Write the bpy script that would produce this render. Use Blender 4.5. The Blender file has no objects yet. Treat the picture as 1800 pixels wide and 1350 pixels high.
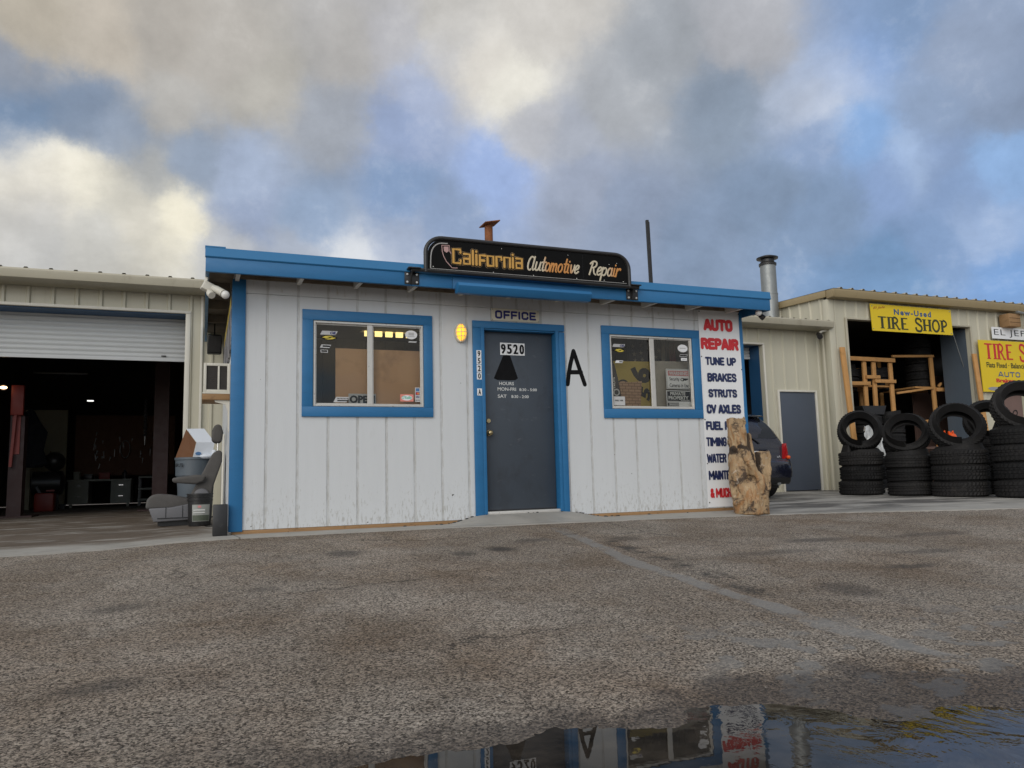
import bpy, bmesh, math, random
from mathutils import Vector, Matrix, noise as mnoise
R = math.radians
random.seed(7)
SC = bpy.context.scene
COL = SC.collection

# ------------------------------------------------------------------ camera
YAW, PITCH, ROLL = R(21.93), R(6.79), R(-1.46)
cy_, sy_, cp_, sp_ = math.cos(YAW), math.sin(YAW), math.cos(PITCH), math.sin(PITCH)
fwd = Vector((sy_*cp_, cy_*cp_, sp_))
r0 = Vector((cy_, -sy_, 0)); u0 = r0.cross(fwd)
rt = math.cos(ROLL)*r0 + math.sin(ROLL)*u0
up = -math.sin(ROLL)*r0 + math.cos(ROLL)*u0
cam = bpy.data.cameras.new('camera'); camo = bpy.data.objects.new('camera', cam); COL.objects.link(camo)
cam.sensor_width = 36; cam.lens = 1352.5/1800*36; cam.clip_start = .05; cam.clip_end = 2000
mw = Matrix((rt, up, -fwd)).transposed().to_4x4(); mw.translation = Vector((-.2615, -8.0622, .4625))
camo.matrix_world = mw
SC.camera = camo

# ------------------------------------------------------------------ view, sun
SC.view_settings.view_transform = 'Standard'; SC.view_settings.look = 'None'
SC.view_settings.exposure = 0.0; SC.view_settings.gamma = 1
SC.cycles.use_denoising = True
SC.cycles.max_bounces = 8; SC.cycles.transparent_max_bounces = 16
SC.cycles.sample_clamp_indirect = 4
SUN_DIR = Vector((-.62, -.70, .42)).normalized()
sl = bpy.data.lights.new('sun', 'SUN'); sl.energy = 1.25; sl.angle = R(50); sl.color = (1, .95, .87)
so = bpy.data.objects.new('sun', sl); COL.objects.link(so)
so.rotation_euler = SUN_DIR.to_track_quat('Z', 'Y').to_euler()

# ------------------------------------------------------------------ node helper
class NT:
    def __init__(s, tree): s.t = tree; s.n = tree.nodes; s.l = tree.links
    def put(s, sock, v):
        if isinstance(v, bpy.types.NodeSocket): s.l.new(v, sock)
        elif v is not None:
            if hasattr(sock.default_value, '__len__') and not hasattr(v, '__len__'): v = [v]*len(sock.default_value)
            if hasattr(sock.default_value, '__len__') and len(sock.default_value) == 4 and len(v) == 3: v = (*v, 1)
            sock.default_value = v
    def math(s, op, a, b=None, c=None, clamp=False):
        n = s.n.new('ShaderNodeMath'); n.operation = op; n.use_clamp = clamp
        s.put(n.inputs[0], a); s.put(n.inputs[1], b); s.put(n.inputs[2], c); return n.outputs[0]
    def vmath(s, op, a, b=None, c=None):
        n = s.n.new('ShaderNodeVectorMath'); n.operation = op
        s.put(n.inputs[0], a)
        if b is not None: s.put(n.inputs[3 if op == 'SCALE' else 1], b)
        if c is not None: s.put(n.inputs[2], c)
        return n.outputs['Value'] if op in ('DOT_PRODUCT', 'LENGTH', 'DISTANCE') else n.outputs[0]
    def mix(s, f, a, b, mode='MIX'):
        n = s.n.new('ShaderNodeMix'); n.data_type = 'RGBA'; n.blend_type = mode
        s.put(n.inputs[0], f); s.put(n.inputs[6], a); s.put(n.inputs[7], b); return n.outputs[2]
    def map(s, v, a, b, c=0., d=1., smooth=False):
        n = s.n.new('ShaderNodeMapRange'); n.clamp = True
        if smooth: n.interpolation_type = 'SMOOTHSTEP'
        for i, x in enumerate((v, a, b, c, d)): s.put(n.inputs[i], x)
        return n.outputs[0]
    def noise(s, vec, scale, detail=3, rough=.55, dist=0., out=0):
        n = s.n.new('ShaderNodeTexNoise'); s.put(n.inputs['Vector'], vec); s.put(n.inputs['Scale'], scale)
        s.put(n.inputs['Detail'], detail); s.put(n.inputs['Roughness'], rough); s.put(n.inputs['Distortion'], dist)
        return n.outputs[out]
    def voro(s, vec, scale, out='Distance', feat='F1'):
        n = s.n.new('ShaderNodeTexVoronoi'); n.feature = feat; s.put(n.inputs['Vector'], vec); s.put(n.inputs['Scale'], scale)
        return n.outputs[out]
    def xyz(s, v):
        n = s.n.new('ShaderNodeSeparateXYZ'); s.put(n.inputs[0], v); return n.outputs
    def comb(s, x, y, z):
        n = s.n.new('ShaderNodeCombineXYZ')
        for i, a in enumerate((x, y, z)): s.put(n.inputs[i], a)
        return n.outputs[0]
    def pos(s): return s.n.new('ShaderNodeNewGeometry').outputs['Position']
    def co(s, k): return s.n.new('ShaderNodeTexCoord').outputs[k]
    def bump(s, h, strength=.3, dist=.01, normal=None):
        n = s.n.new('ShaderNodeBump'); s.put(n.inputs['Strength'], strength); s.put(n.inputs['Distance'], dist)
        s.put(n.inputs['Height'], h)
        if normal is not None: s.l.new(normal, n.inputs['Normal'])
        return n.outputs[0]

# ------------------------------------------------------------------ world: broken cloud deck over a blue sky
W = bpy.data.worlds.new('World'); SC.world = W; W.use_nodes = True
w = NT(W.node_tree); bg = w.n['Background']
sky = w.n.new('ShaderNodeTexSky'); sky.sky_type = 'NISHITA'; sky.sun_disc = False
sky.sun_elevation = math.asin(SUN_DIR.z); sky.sun_rotation = math.atan2(SUN_DIR.x, SUN_DIR.y)
sky.air_density = 1.3; sky.dust_density = .6; sky.ozone_density = 2.0
d = w.vmath('NORMALIZE', w.co('Generated'))
dx, dy, dz = w.xyz(d)
zz = w.math('ADD', w.math('MAXIMUM', dz, 0.0), .16)
deck = w.comb(w.math('DIVIDE', dx, zz), w.math('DIVIDE', dy, zz), 0.)       # the cloud deck seen in perspective
warp = w.vmath('SCALE', w.vmath('SUBTRACT', w.noise(deck, .7, 2, .5, out=1), (.5, .5, .5)), .9)
deckw = w.vmath('ADD', deck, warp)
nA = w.noise(deckw, .75, 6, .55)
nB = w.noise(w.vmath('ADD', deckw, (7.3, 2.1, 0)), 1.5, 7, .60)
dirw = w.vmath('NORMALIZE', w.vmath('ADD', d, w.vmath('SCALE', w.vmath('SUBTRACT', w.noise(d, 4.5, 9, .66, out=1), (.5, .5, .5)), .125)))
nC = w.noise(w.vmath('ADD', d, w.vmath('SCALE', deckw, .05)), 10., 9, .66)
# colour field of the deck seen over the yard: each patch of cloud or gap keeps its own bearing
FIELD = [((-0.119, 0.872, 0.475), (0.578, 0.527, 0.456)), ((-0.17, 0.864, 0.473), (0.515, 0.468, 0.392)), ((-0.043, 0.865, 0.5), (0.479, 0.451, 0.413)), ((0.054, 0.888, 0.457), (0.503, 0.485, 0.445)), ((0.016, 0.875, 0.484), (0.479, 0.456, 0.423)), ((-0.042, 0.901, 0.433), (0.491, 0.479, 0.456)), ((-0.188, 0.899, 0.395), (0.168, 0.254, 0.392)), ((-0.194, 0.909, 0.37), (0.195, 0.27, 0.392)), ((-0.197, 0.884, 0.423), (0.305, 0.342, 0.413)), ((-0.137, 0.909, 0.395), (0.227, 0.292, 0.402)), ((-0.099, 0.92, 0.379), (0.305, 0.366, 0.468)), ((-0.065, 0.935, 0.35), (0.445, 0.456, 0.456)), ((-0.159, 0.927, 0.338), (0.913, 0.871, 0.753)), ((-0.133, 0.935, 0.328), (0.831, 0.791, 0.672)), ((-0.035, 0.951, 0.308), (0.888, 0.839, 0.687)), ((-0.076, 0.953, 0.294), (0.672, 0.644, 0.565)), ((-0.1, 0.943, 0.318), (0.61, 0.591, 0.527)), ((-0.186, 0.942, 0.28), (0.515, 0.509, 0.491)), ((-0.175, 0.933, 0.313), (0.61, 0.584, 0.527)), ((-0.19, 0.921, 0.341), (0.73, 0.701, 0.631)), ((-0.122, 0.957, 0.264), (0.578, 0.571, 0.539)), ((-0.176, 0.952, 0.249), (0.527, 0.527, 0.515)), ((0.035, 0.958, 0.285), (0.515, 0.533, 0.565)), ((-0.018, 0.925, 0.379), (0.314, 0.381, 0.491)), ((0.039, 0.929, 0.368), (0.392, 0.468, 0.617)), ((0.053, 0.944, 0.325), (0.305, 0.371, 0.515)), ((0.146, 0.891, 0.43), (0.392, 0.423, 0.479)), ((0.154, 0.856, 0.493), (0.479, 0.468, 0.456)), ((0.234, 0.851, 0.469), (0.392, 0.456, 0.617)), ((0.199, 0.845, 0.496), (0.468, 0.468, 0.491)), ((0.264, 0.829, 0.492), (0.503, 0.503, 0.515)), ((0.213, 0.881, 0.422), (0.305, 0.381, 0.565)), ((0.338, 0.816, 0.469), (0.791, 0.768, 0.694)), ((0.303, 0.819, 0.487), (0.687, 0.658, 0.604)), ((0.364, 0.768, 0.527), (0.578, 0.558, 0.527)), ((0.252, 0.813, 0.524), (0.491, 0.479, 0.456)), ((0.372, 0.827, 0.422), (0.515, 0.527, 0.565)), ((0.22, 0.909, 0.353), (0.242, 0.342, 0.527)), ((0.126, 0.938, 0.324), (0.292, 0.381, 0.533)), ((0.325, 0.866, 0.38), (0.342, 0.456, 0.73)), ((0.276, 0.903, 0.328), (0.27, 0.352, 0.515)), ((0.432, 0.826, 0.363), (0.352, 0.402, 0.515)), ((0.411, 0.812, 0.414), (0.413, 0.445, 0.515)), ((0.558, 0.712, 0.427), (0.275, 0.337, 0.429)), ((0.554, 0.669, 0.495), (0.445, 0.456, 0.491)), ((0.483, 0.725, 0.491), (0.366, 0.392, 0.429)), ((0.454, 0.772, 0.446), (0.423, 0.445, 0.479)), ((0.656, 0.616, 0.437), (0.434, 0.527, 0.716)), ((0.645, 0.642, 0.415), (0.479, 0.539, 0.658)), ((0.68, 0.565, 0.467), (0.223, 0.323, 0.503)), ((0.67, 0.588, 0.452), (0.262, 0.392, 0.658)), ((0.735, 0.525, 0.43), (0.296, 0.366, 0.503)), ((0.775, 0.51, 0.373), (0.27, 0.342, 0.479)), ((0.686, 0.628, 0.367), (0.25, 0.413, 0.701)), ((0.624, 0.712, 0.322), (0.235, 0.314, 0.445)), ((0.66, 0.652, 0.373), (0.27, 0.361, 0.539)), ((0.734, 0.563, 0.379), (0.27, 0.352, 0.503)), ((0.77, 0.566, 0.294), (0.262, 0.376, 0.604)), ((0.728, 0.599, 0.334), (0.413, 0.539, 0.761)), ((0.717, 0.622, 0.315), (0.262, 0.371, 0.604)), ((0.744, 0.575, 0.34), (0.262, 0.361, 0.565)), ((0.785, 0.561, 0.262), (0.352, 0.468, 0.687)), ((0.675, 0.676, 0.295), (0.238, 0.332, 0.491)), ((0.58, 0.768, 0.271), (0.254, 0.332, 0.468)), ((0.487, 0.813, 0.32), (0.305, 0.371, 0.503)), ((0.732, 0.644, 0.222), (0.195, 0.328, 0.539)), ((0.813, 0.549, 0.197), (0.216, 0.371, 0.658)), ((0.169, 0.945, 0.279), (0.604, 0.631, 0.672)), ((0.101, 0.954, 0.283), (0.402, 0.445, 0.527)), ((0.223, 0.927, 0.301), (0.352, 0.413, 0.539)), ((0.758, 0.604, 0.246), (0.238, 0.352, 0.565)), ((0.788, 0.524, 0.324), (0.305, 0.479, 0.776)),]
num = den = None
for v, c in FIELD:
    dd = w.vmath('DISTANCE', dirw, v)
    wt = w.math('DIVIDE', 1., w.math('ADD', w.math('POWER', dd, 5.0), 8e-9))
    k = w.vmath('SCALE', c, wt)
    num = k if num is None else w.vmath('ADD', num, k); den = wt if den is None else w.math('ADD', den, wt)
field = w.vmath('SCALE', num, w.math('DIVIDE', 1., den))
tex = w.math('ADD', w.map(nB, .30, .70, .86, 1.14), w.map(nC, .3, .7, -.13, .13))
field = w.vmath('MULTIPLY', w.vmath('SCALE', field, tex), (1., 1., 1.))
field = w.mix(w.map(w.math('ADD', nC, w.math('MULTIPLY', nB, .6)), .86, 1.02, 0., .16), field, (.70, .69, .67))
# anywhere else: generic broken cloud
cover = w.map(nA, .36, .55, 0., 1., True)
ccol = w.mix(w.map(nB, .35, .65), (.22, .245, .30), (.52, .51, .49))
blue = w.mix(.25, (.13, .235, .45), w.vmath('SCALE', sky.outputs[0], .10))
gen = w.mix(cover, blue, ccol)
near = w.map(w.vmath('DISTANCE', d, tuple(Vector((.30, .86, .38)).normalized())), .95, .68, 0., 1., True)
skyc = w.mix(near, gen, field)
# the low sun lights the cloud deck in its own part of the sky
glow = w.map(w.vmath('DOT_PRODUCT', d, tuple(SUN_DIR)), -.1, .9, 0., 1., True)
skyc = w.mix(1., skyc, w.mix(glow, (1, 1, 1), (2.6, 2.45, 2.2)), 'MULTIPLY')
skyc = w.mix(w.map(dz, -.02, .0), (.10, .095, .09), skyc)
w.l.new(skyc, bg.inputs[0]); bg.inputs[1].default_value = 1.0

# ------------------------------------------------------------------ materials
MATS = {}
def mat(name, col, rough=.6, metal=0., var=.12, vs=5., stains=(), bump=0., bs=60., spec=.5, stretch=(1, 1, 1), coat=0.):
    """plain surface: colour with soft variation, thresholded stains (colour, scale, stretch, lo, hi, amount), bump"""
    m = bpy.data.materials.new(name); m.use_nodes = True; MATS[name] = m
    t = NT(m.node_tree); b = t.n['Principled BSDF']
    P = t.pos(); Ps = t.vmath('MULTIPLY', P, stretch)
    c = t.mix(t.noise(Ps, vs, 4), [max(0, x*(1-var)) for x in col], [min(1, x*(1+var)) for x in col])
    for (sc_, scale, st, lo, hi, am) in stains:
        f = t.map(t.noise(t.vmath('MULTIPLY', P, st), scale, 5, .65), lo, hi, 0., am)
        c = t.mix(f, c, sc_)
    t.put(b.inputs['Base Color'], c)
    t.put(b.inputs['Roughness'], t.map(t.noise(Ps, vs*2.3, 3), .3, .7, max(.02, rough*.85), min(1, rough*1.12)))
    b.inputs['Metallic'].default_value = metal
    b.inputs['Specular IOR Level'].default_value = spec
    b.inputs['Coat Weight'].default_value = coat
    if bump: t.put(b.inputs['Normal'], t.bump(t.noise(Ps, bs, 4, .6), bump, .004))
    return m
def emis(name, col, s):
    m = bpy.data.materials.new(name); m.use_nodes = True; MATS[name] = m
    b = m.node_tree.nodes['Principled BSDF']; b.inputs['Base Color'].default_value = (*col, 1)
    b.inputs['Emission Color'].default_value = (*col, 1); b.inputs['Emission Strength'].default_value = s
    return m
M = MATS
GRIME = (.16, .14, .11)
# siding: white paint, grain cracks and splash specks near the foot
m = mat('white_siding', (.60, .62, .635), .55, var=.04, vs=2.5, bump=.25, bs=30, stretch=(6, 6, .5), stains=[
    ((.45, .44, .42), 3.0, (2, 2, .6), .62, .80, .35), ((.35, .34, .31), 26., (2.2, 2.2, .16), .66, .76, .40)])
t = NT(m.node_tree); b = t.n['Principled BSDF']; P = t.pos(); X, Y, Z = t.xyz(P)
c0 = b.inputs['Base Color'].links[0].from_socket
low = t.map(t.math('ADD', Z, t.math('MULTIPLY', t.noise(P, 2.2, 3), .5)), .95, .1, .0, 1.)
spk = t.map(t.math('ADD', t.noise(t.vmath('MULTIPLY', P, (1, 1, .28)), 42., 5, .75), t.math('MULTIPLY', low, .20)), .66, .78, 0., .62)
c1 = t.mix(spk, c0, (.30, .285, .25))
chip = t.map(t.math('ADD', t.noise(P, 17., 2, .5), t.math('MULTIPLY', low, .07)), .775, .79, 0., 1.)
c2 = t.mix(chip, c1, (.05, .045, .04))
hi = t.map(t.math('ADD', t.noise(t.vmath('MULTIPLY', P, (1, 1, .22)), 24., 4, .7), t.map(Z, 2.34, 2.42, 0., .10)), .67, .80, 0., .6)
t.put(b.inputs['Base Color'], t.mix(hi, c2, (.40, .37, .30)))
mat('groove_paint', (.56, .56, .55), .7, var=.1, vs=4, stretch=(4, 4, .5), stains=[((.25, .24, .21), 18., (2, 2, .12), .55, .75, .7)])
mat('blue_paint', (.018, .145, .335), .5, var=.14, vs=3., stretch=(1, 1, 3), bump=.15, bs=40, stains=[((.012, .09, .22), 9., (1, 1, 5), .60, .75, .55), ((.10, .28, .50), 22., (1, 1, 4), .66, .76, .5), ((.02, .03, .05), 26., (1, 1, 1), .72, .735, .9), ((.26, .27, .27), 40., (1, 1, .6), .715, .73, .8), ((.20, .13, .08), 17., (1, 1, .7), .735, .75, .9)])
mat('blue_flashing', (.026, .175, .385), .38, var=.06, vs=2., stains=[((.02, .13, .32), 6., (.4, 1, 4), .6, .8, .4)])
mat('raw_wood', (.30, .175, .08), .8, var=.2, vs=9, stretch=(.4, .4, 6), stains=[((.12, .07, .035), 9, (1, 1, 3), .58, .72, .75)], bump=.3, bs=50)
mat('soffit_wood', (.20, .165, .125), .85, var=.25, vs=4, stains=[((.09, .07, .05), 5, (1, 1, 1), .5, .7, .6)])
mat('rafter_paint', (.62, .60, .55), .7, var=.12, vs=9)
mat('tan_metal', (.50, .475, .375), .42, var=.05, vs=1.2, stretch=(1, 1, .4), bump=.05, bs=3, stains=[((.36, .33, .25), 5., (2.5, 2.5, .15), .56, .78, .5), ((.24, .21, .15), 34., (1, 1, .5), .70, .78, .45)])
mat('tan_trim', (.43, .40, .31), .45, var=.08, vs=2., stains=[((.26, .22, .15), 6., (1, 1, .5), .55, .75, .5)])
mat('brown_trim', (.30, .235, .13), .5, var=.08, vs=2., stains=[((.18, .13, .07), 7., (1, 1, .5), .55, .75, .5)])
mat('roof_metal', (.40, .37, .30), .4, var=.08, vs=3)
mat('rib_end', (.10, .095, .085), .7)
mat('roller_steel', (.50, .515, .515), .38, var=.05, vs=1.5, bump=.06, bs=4, stains=[((.36, .36, .35), 4., (.6, 1, 3), .58, .75, .5), ((.17, .16, .14), 15., (.5, 1, 3), .70, .76, .6)])
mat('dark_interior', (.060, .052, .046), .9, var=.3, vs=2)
mat('room_wall', (.16, .15, .14), .9, var=.15, vs=1.5, stretch=(6, 6, .3))
mat('shop_floor', (.13, .105, .085), .55, var=.3, vs=1.4, stains=[((.05, .04, .032), 1.6, (1, 1, 1), .48, .62, .8)])
mat('steel_door', (.044, .056, .073), .45, var=.10, vs=2.2, bump=.05, bs=8, stains=[((.032, .037, .046), 4., (1.6, 1, 1), .52, .72, .7), ((.12, .13, .145), 7., (1, 1, 2.5), .63, .78, .5), ((.20, .22, .25), 30., (1, 1, 1), .72, .76, .5), ((.022, .026, .033), 9., (1.5, 1, 1), .68, .76, .7)])
mat('plain_steel_door', (.060, .074, .10), .5, var=.08, vs=1.5, stains=[((.10, .115, .14), 5., (1, 1, .6), .62, .78, .35)])
mat('aluminium', (.58, .565, .53), .4, .35, var=.1, vs=20, stains=[((.16, .14, .12), 24, (1, 1, 1), .62, .72, .7)])
mat('black_metal', (.018, .017, .017), .38, var=.2, vs=8, stains=[((.06, .055, .05), 12, (1, 1, 1), .6, .75, .5)])
mat('sign_black', (.004, .0038, .0036), .5, var=.2, vs=4, spec=.12, stains=[((.010, .0095, .009), 7, (1, 1, 1), .6, .8, .5)])
mat('black_paint', (.006, .006, .007), .75, spec=.15)
mat('bolt_zinc', (.62, .61, .58), .35, .6)
mat('sign_gold', (.56, .31, .065), .45, var=.15, vs=9)
mat('sign_tan', (.36, .24, .12), .5, var=.1)
mat('sign_line', (.34, .33, .32), .5, var=.1)
mat('pink_paint', (.45, .28, .27), .6)
mat('rust', (.24, .085, .03), .85, var=.35, vs=12, bump=.3, bs=40, stains=[((.08, .035, .02), 14, (1, 1, .6), .5, .66, .8), ((.33, .30, .27), 18, (1, 1, 1), .70, .76, .6)])
mat('galvanised', (.27, .285, .285), .48, .6, var=.15, vs=7, stains=[((.25, .24, .22), 5, (1, 1, .3), .55, .75, .5)])
mat('off_white', (.62, .595, .52), .5, var=.06, vs=8, stains=[((.35, .31, .24), 14, (1, 1, 1), .62, .76, .5)])
mat('white_plastic', (.72, .71, .68), .4, var=.05)
mat('sign_white', (.78, .79, .80), .4, var=.03, vs=2, stains=[((.45, .44, .42), 12, (1, 1, .4), .66, .78, .35)])
mat('sign_cream', (.64, .60, .49), .5, var=.05, stains=[((.4, .35, .25), 14, (1, 1, 1), .62, .76, .5)])
mat('navy_ink', (.012, .022, .085), .5, var=.08)
mat('office_blue', (.012, .014, .13), .5)
mat('red_ink', (.55, .022, .03), .5, var=.08)
mat('black_ink', (.008, .008, .009), .6, spec=.2)
mat('white_ink', (.62, .63, .62), .6, var=.06)
mat('yellow_sign', (.72, .52, .012), .45, var=.05, vs=3, stains=[((.52, .38, .03), 8, (1, 1, 1), .62, .78, .4)])
mat('dark_green_ink', (.035, .04, .012), .5)
mat('blue_ink', (.03, .09, .24), .5)
mat('maroon_ink', (.35, .05, .02), .5)
mat('smear_grey', (.27, .28, .30), .5)
mat('rubber', (.0085, .0085, .009), .7, var=.2, vs=9, stains=[((.022, .021, .020), 7, (1, 1, 1), .55, .75, .6)], bump=.1, bs=60, spec=.22)
mat('lumber', (.48, .25, .085), .75, var=.18, vs=6, stretch=(1, 1, 1), stains=[((.25, .12, .04), 7, (1, 1, 1), .58, .72, .6), ((.10, .05, .02), 30, (1, 1, 1), .72, .76, .9)])
mat('cardboard', (.56, .33, .17), .8, var=.07, vs=2.5, stains=[((.20, .10, .055), 2.6, (1, 1, 1.2), .55, .72, .45)])
mat('carton_brown', (.13, .055, .022), .85, var=.1)
mat('bin_grey', (.085, .105, .125), .5, var=.1, vs=4, stains=[((.16, .17, .18), 12, (1, 1, .4), .62, .78, .4)])
mat('seat_cloth', (.085, .080, .076), .95, var=.14, vs=9, bump=.25, bs=300)
mat('seat_plastic', (.135, .135, .145), .55, var=.1, vs=7)
mat('black_plastic', (.014, .014, .015), .42, var=.2, vs=8, stains=[((.05, .05, .05), 15, (1, 1, 1), .62, .75, .5)])
mat('bucket_label', (.30, .31, .29), .5, var=.15, vs=16)
mat('label_dark', (.07, .085, .06), .5, var=.5, vs=60)
mat('box_white', (.66, .70, .76), .6, var=.03)
mat('lift_red', (.20, .018, .008), .5, var=.15, vs=5)
mat('lift_brown', (.035, .012, .010), .6, var=.2)
mat('desk_green', (.19, .20, .165), .5, var=.1)
mat('panel_cream', (.36, .345, .25), .7, var=.1, vs=2)
mat('tool_steel', (.18, .18, .18), .4, .6)
mat('pegboard', (.12, .06, .035), .85, var=.2)
mat('chrome', (.7, .7, .7), .15, 1.)
mat('brass', (.45, .36, .2), .3, .9, var=.2)
mat('jacket', (.012, .014, .022), .9)
mat('car_paint', (.006, .0075, .018), .28, var=.08, vs=4, coat=.7)
mat('car_glass', (.012, .014, .017), .06, spec=.6)
mat('tail_red', (.42, .012, .015), .18, var=.1, coat=.5)
mat('trim_black', (.012, .012, .013), .5)
mat('orange_plastic', (.80, .10, .012), .35)
mat('sheet_white', (.52, .53, .53), .35, var=.12)
mat('brown_board', (.16, .10, .085), .7, var=.12, vs=3)
mat('bay_blue_grey', (.085, .11, .14), .5, var=.08)
mat('bay_blue', (.018, .075, .17), .5, var=.12, vs=2)
mat('mustard', (.36, .27, .05), .7, var=.1, vs=4, stains=[((.24, .19, .07), 7, (1, 1, 1), .58, .74, .5)])
mat('plywood_pale', (.34, .31, .26), .8, var=.12, vs=6, stains=[((.20, .18, .15), 22, (1, 1, .5), .6, .74, .5)])
mat('sticker_yellow', (.70, .56, .07), .5)
mat('sticker_silver', (.50, .50, .50), .4)
mat('sticker_pink', (.72, .25, .20), .5)
mat('sticker_teal', (.25, .55, .45), .5)
mat('warn_pink', (.60, .22, .22), .5)
mat('card_blue', (.06, .16, .34), .5)
mat('card_orange', (.65, .22, .05), .5)
mat('flag_navy', (.018, .022, .045), .9)
mat('flag_red', (.16, .018, .02), .9)
mat('pebble', (.26, .235, .205), .85, var=.45, vs=30)
mat('gravel_dark', (.03, .03, .03), .9)
mat('mural_grey', (.30, .29, .31), .6, var=.5, vs=14, stains=[((.03, .03, .035), 6, (1, 1, .5), .48, .52, 1.), ((.62, .60, .56), 9, (1, 1, .4), .60, .63, .9)])
emis('tube_light', (1., .78, .30), 1.6)
emis('lamp_amber', (1., .50, .035), 1.35)
emis('work_light', (1., .62, .32), 6.)
emis('shop_glint', (.9, .9, .85), 1.6)
# plain brick-patterned panel
m = mat('brick_panel', (.36, .22, .13), .85); t = NT(m.node_tree); b = t.n['Principled BSDF']
br = t.n.new('ShaderNodeTexBrick'); X, Y, Z = t.xyz(t.pos())
t.put(br.inputs['Vector'], t.comb(X, Z, 0.)); br.inputs['Scale'].default_value = 1.
t.put(br.inputs['Color1'], (.40, .25, .15)); t.put(br.inputs['Color2'], (.33, .20, .12)); t.put(br.inputs['Mortar'], (.17, .09, .05))
br.inputs['Mortar Size'].default_value = .004; br.inputs['Brick Width'].default_value = .085; br.inputs['Row Height'].default_value = .036
t.put(b.inputs['Base Color'], br.outputs[0])
# window glass: clear pane with a mirror share that grows towards grazing view
def glass(name, tint, ior=1.45, extra=.0):
    m = bpy.data.materials.new(name); m.use_nodes = True; MATS[name] = m
    t = NT(m.node_tree); out = t.n['Material Output']; t.n.remove(t.n['Principled BSDF'])
    fr = t.n.new('ShaderNodeFresnel'); fr.inputs[0].default_value = ior
    tr = t.n.new('ShaderNodeBsdfTransparent'); tr.inputs[0].default_value = (*tint, 1)
    gl = t.n.new('ShaderNodeBsdfGlossy'); gl.inputs['Roughness'].default_value = .02
    mx = t.n.new('ShaderNodeMixShader')
    t.put(mx.inputs[0], t.math('ADD', fr.outputs[0], extra)); t.l.new(tr.outputs[0], mx.inputs[1]); t.l.new(gl.outputs[0], mx.inputs[2])
    t.l.new(mx.outputs[0], out.inputs[0])
glass('window_glass', (.92, .92, .90), 1.38, .0)
# lettering that fades from cream to orange along each word
def fade_mat(name, stops):
    m = mat(name, (.5, .4, .3), .5); t = NT(m.node_tree); b = t.n['Principled BSDF']
    X = t.xyz(t.co('Generated'))[0]; cr = t.n.new('ShaderNodeValToRGB'); t.l.new(X, cr.inputs[0])
    e = cr.color_ramp.elements
    while len(e) < len(stops): e.new(.5)
    for i, (p, c) in enumerate(stops): e[i].position = p; e[i].color = (*c, 1)
    t.put(b.inputs['Base Color'], cr.outputs[0])
CREAM, ORNG = (.56, .49, .36), (.55, .24, .06)
fade_mat('fade_automotive', [(0, CREAM), (.28, CREAM), (.40, ORNG), (.80, ORNG), (.90, CREAM), (1, CREAM)])
fade_mat('fade_repair', [(0, CREAM), (.55, CREAM), (.78, ORNG), (1, ORNG)])

m = MATS['rubber']; t = NT(m.node_tree); b = t.n['Principled BSDF']
oi = t.n.new('ShaderNodeObjectInfo').outputs['Random']; c0 = b.inputs['Base Color'].links[0].from_socket
t.put(b.inputs['Base Color'], t.mix(t.math('MULTIPLY', oi, .9), c0, t.mix(1., c0, (2.4, 2.25, 2.1), 'MULTIPLY')))
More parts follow.
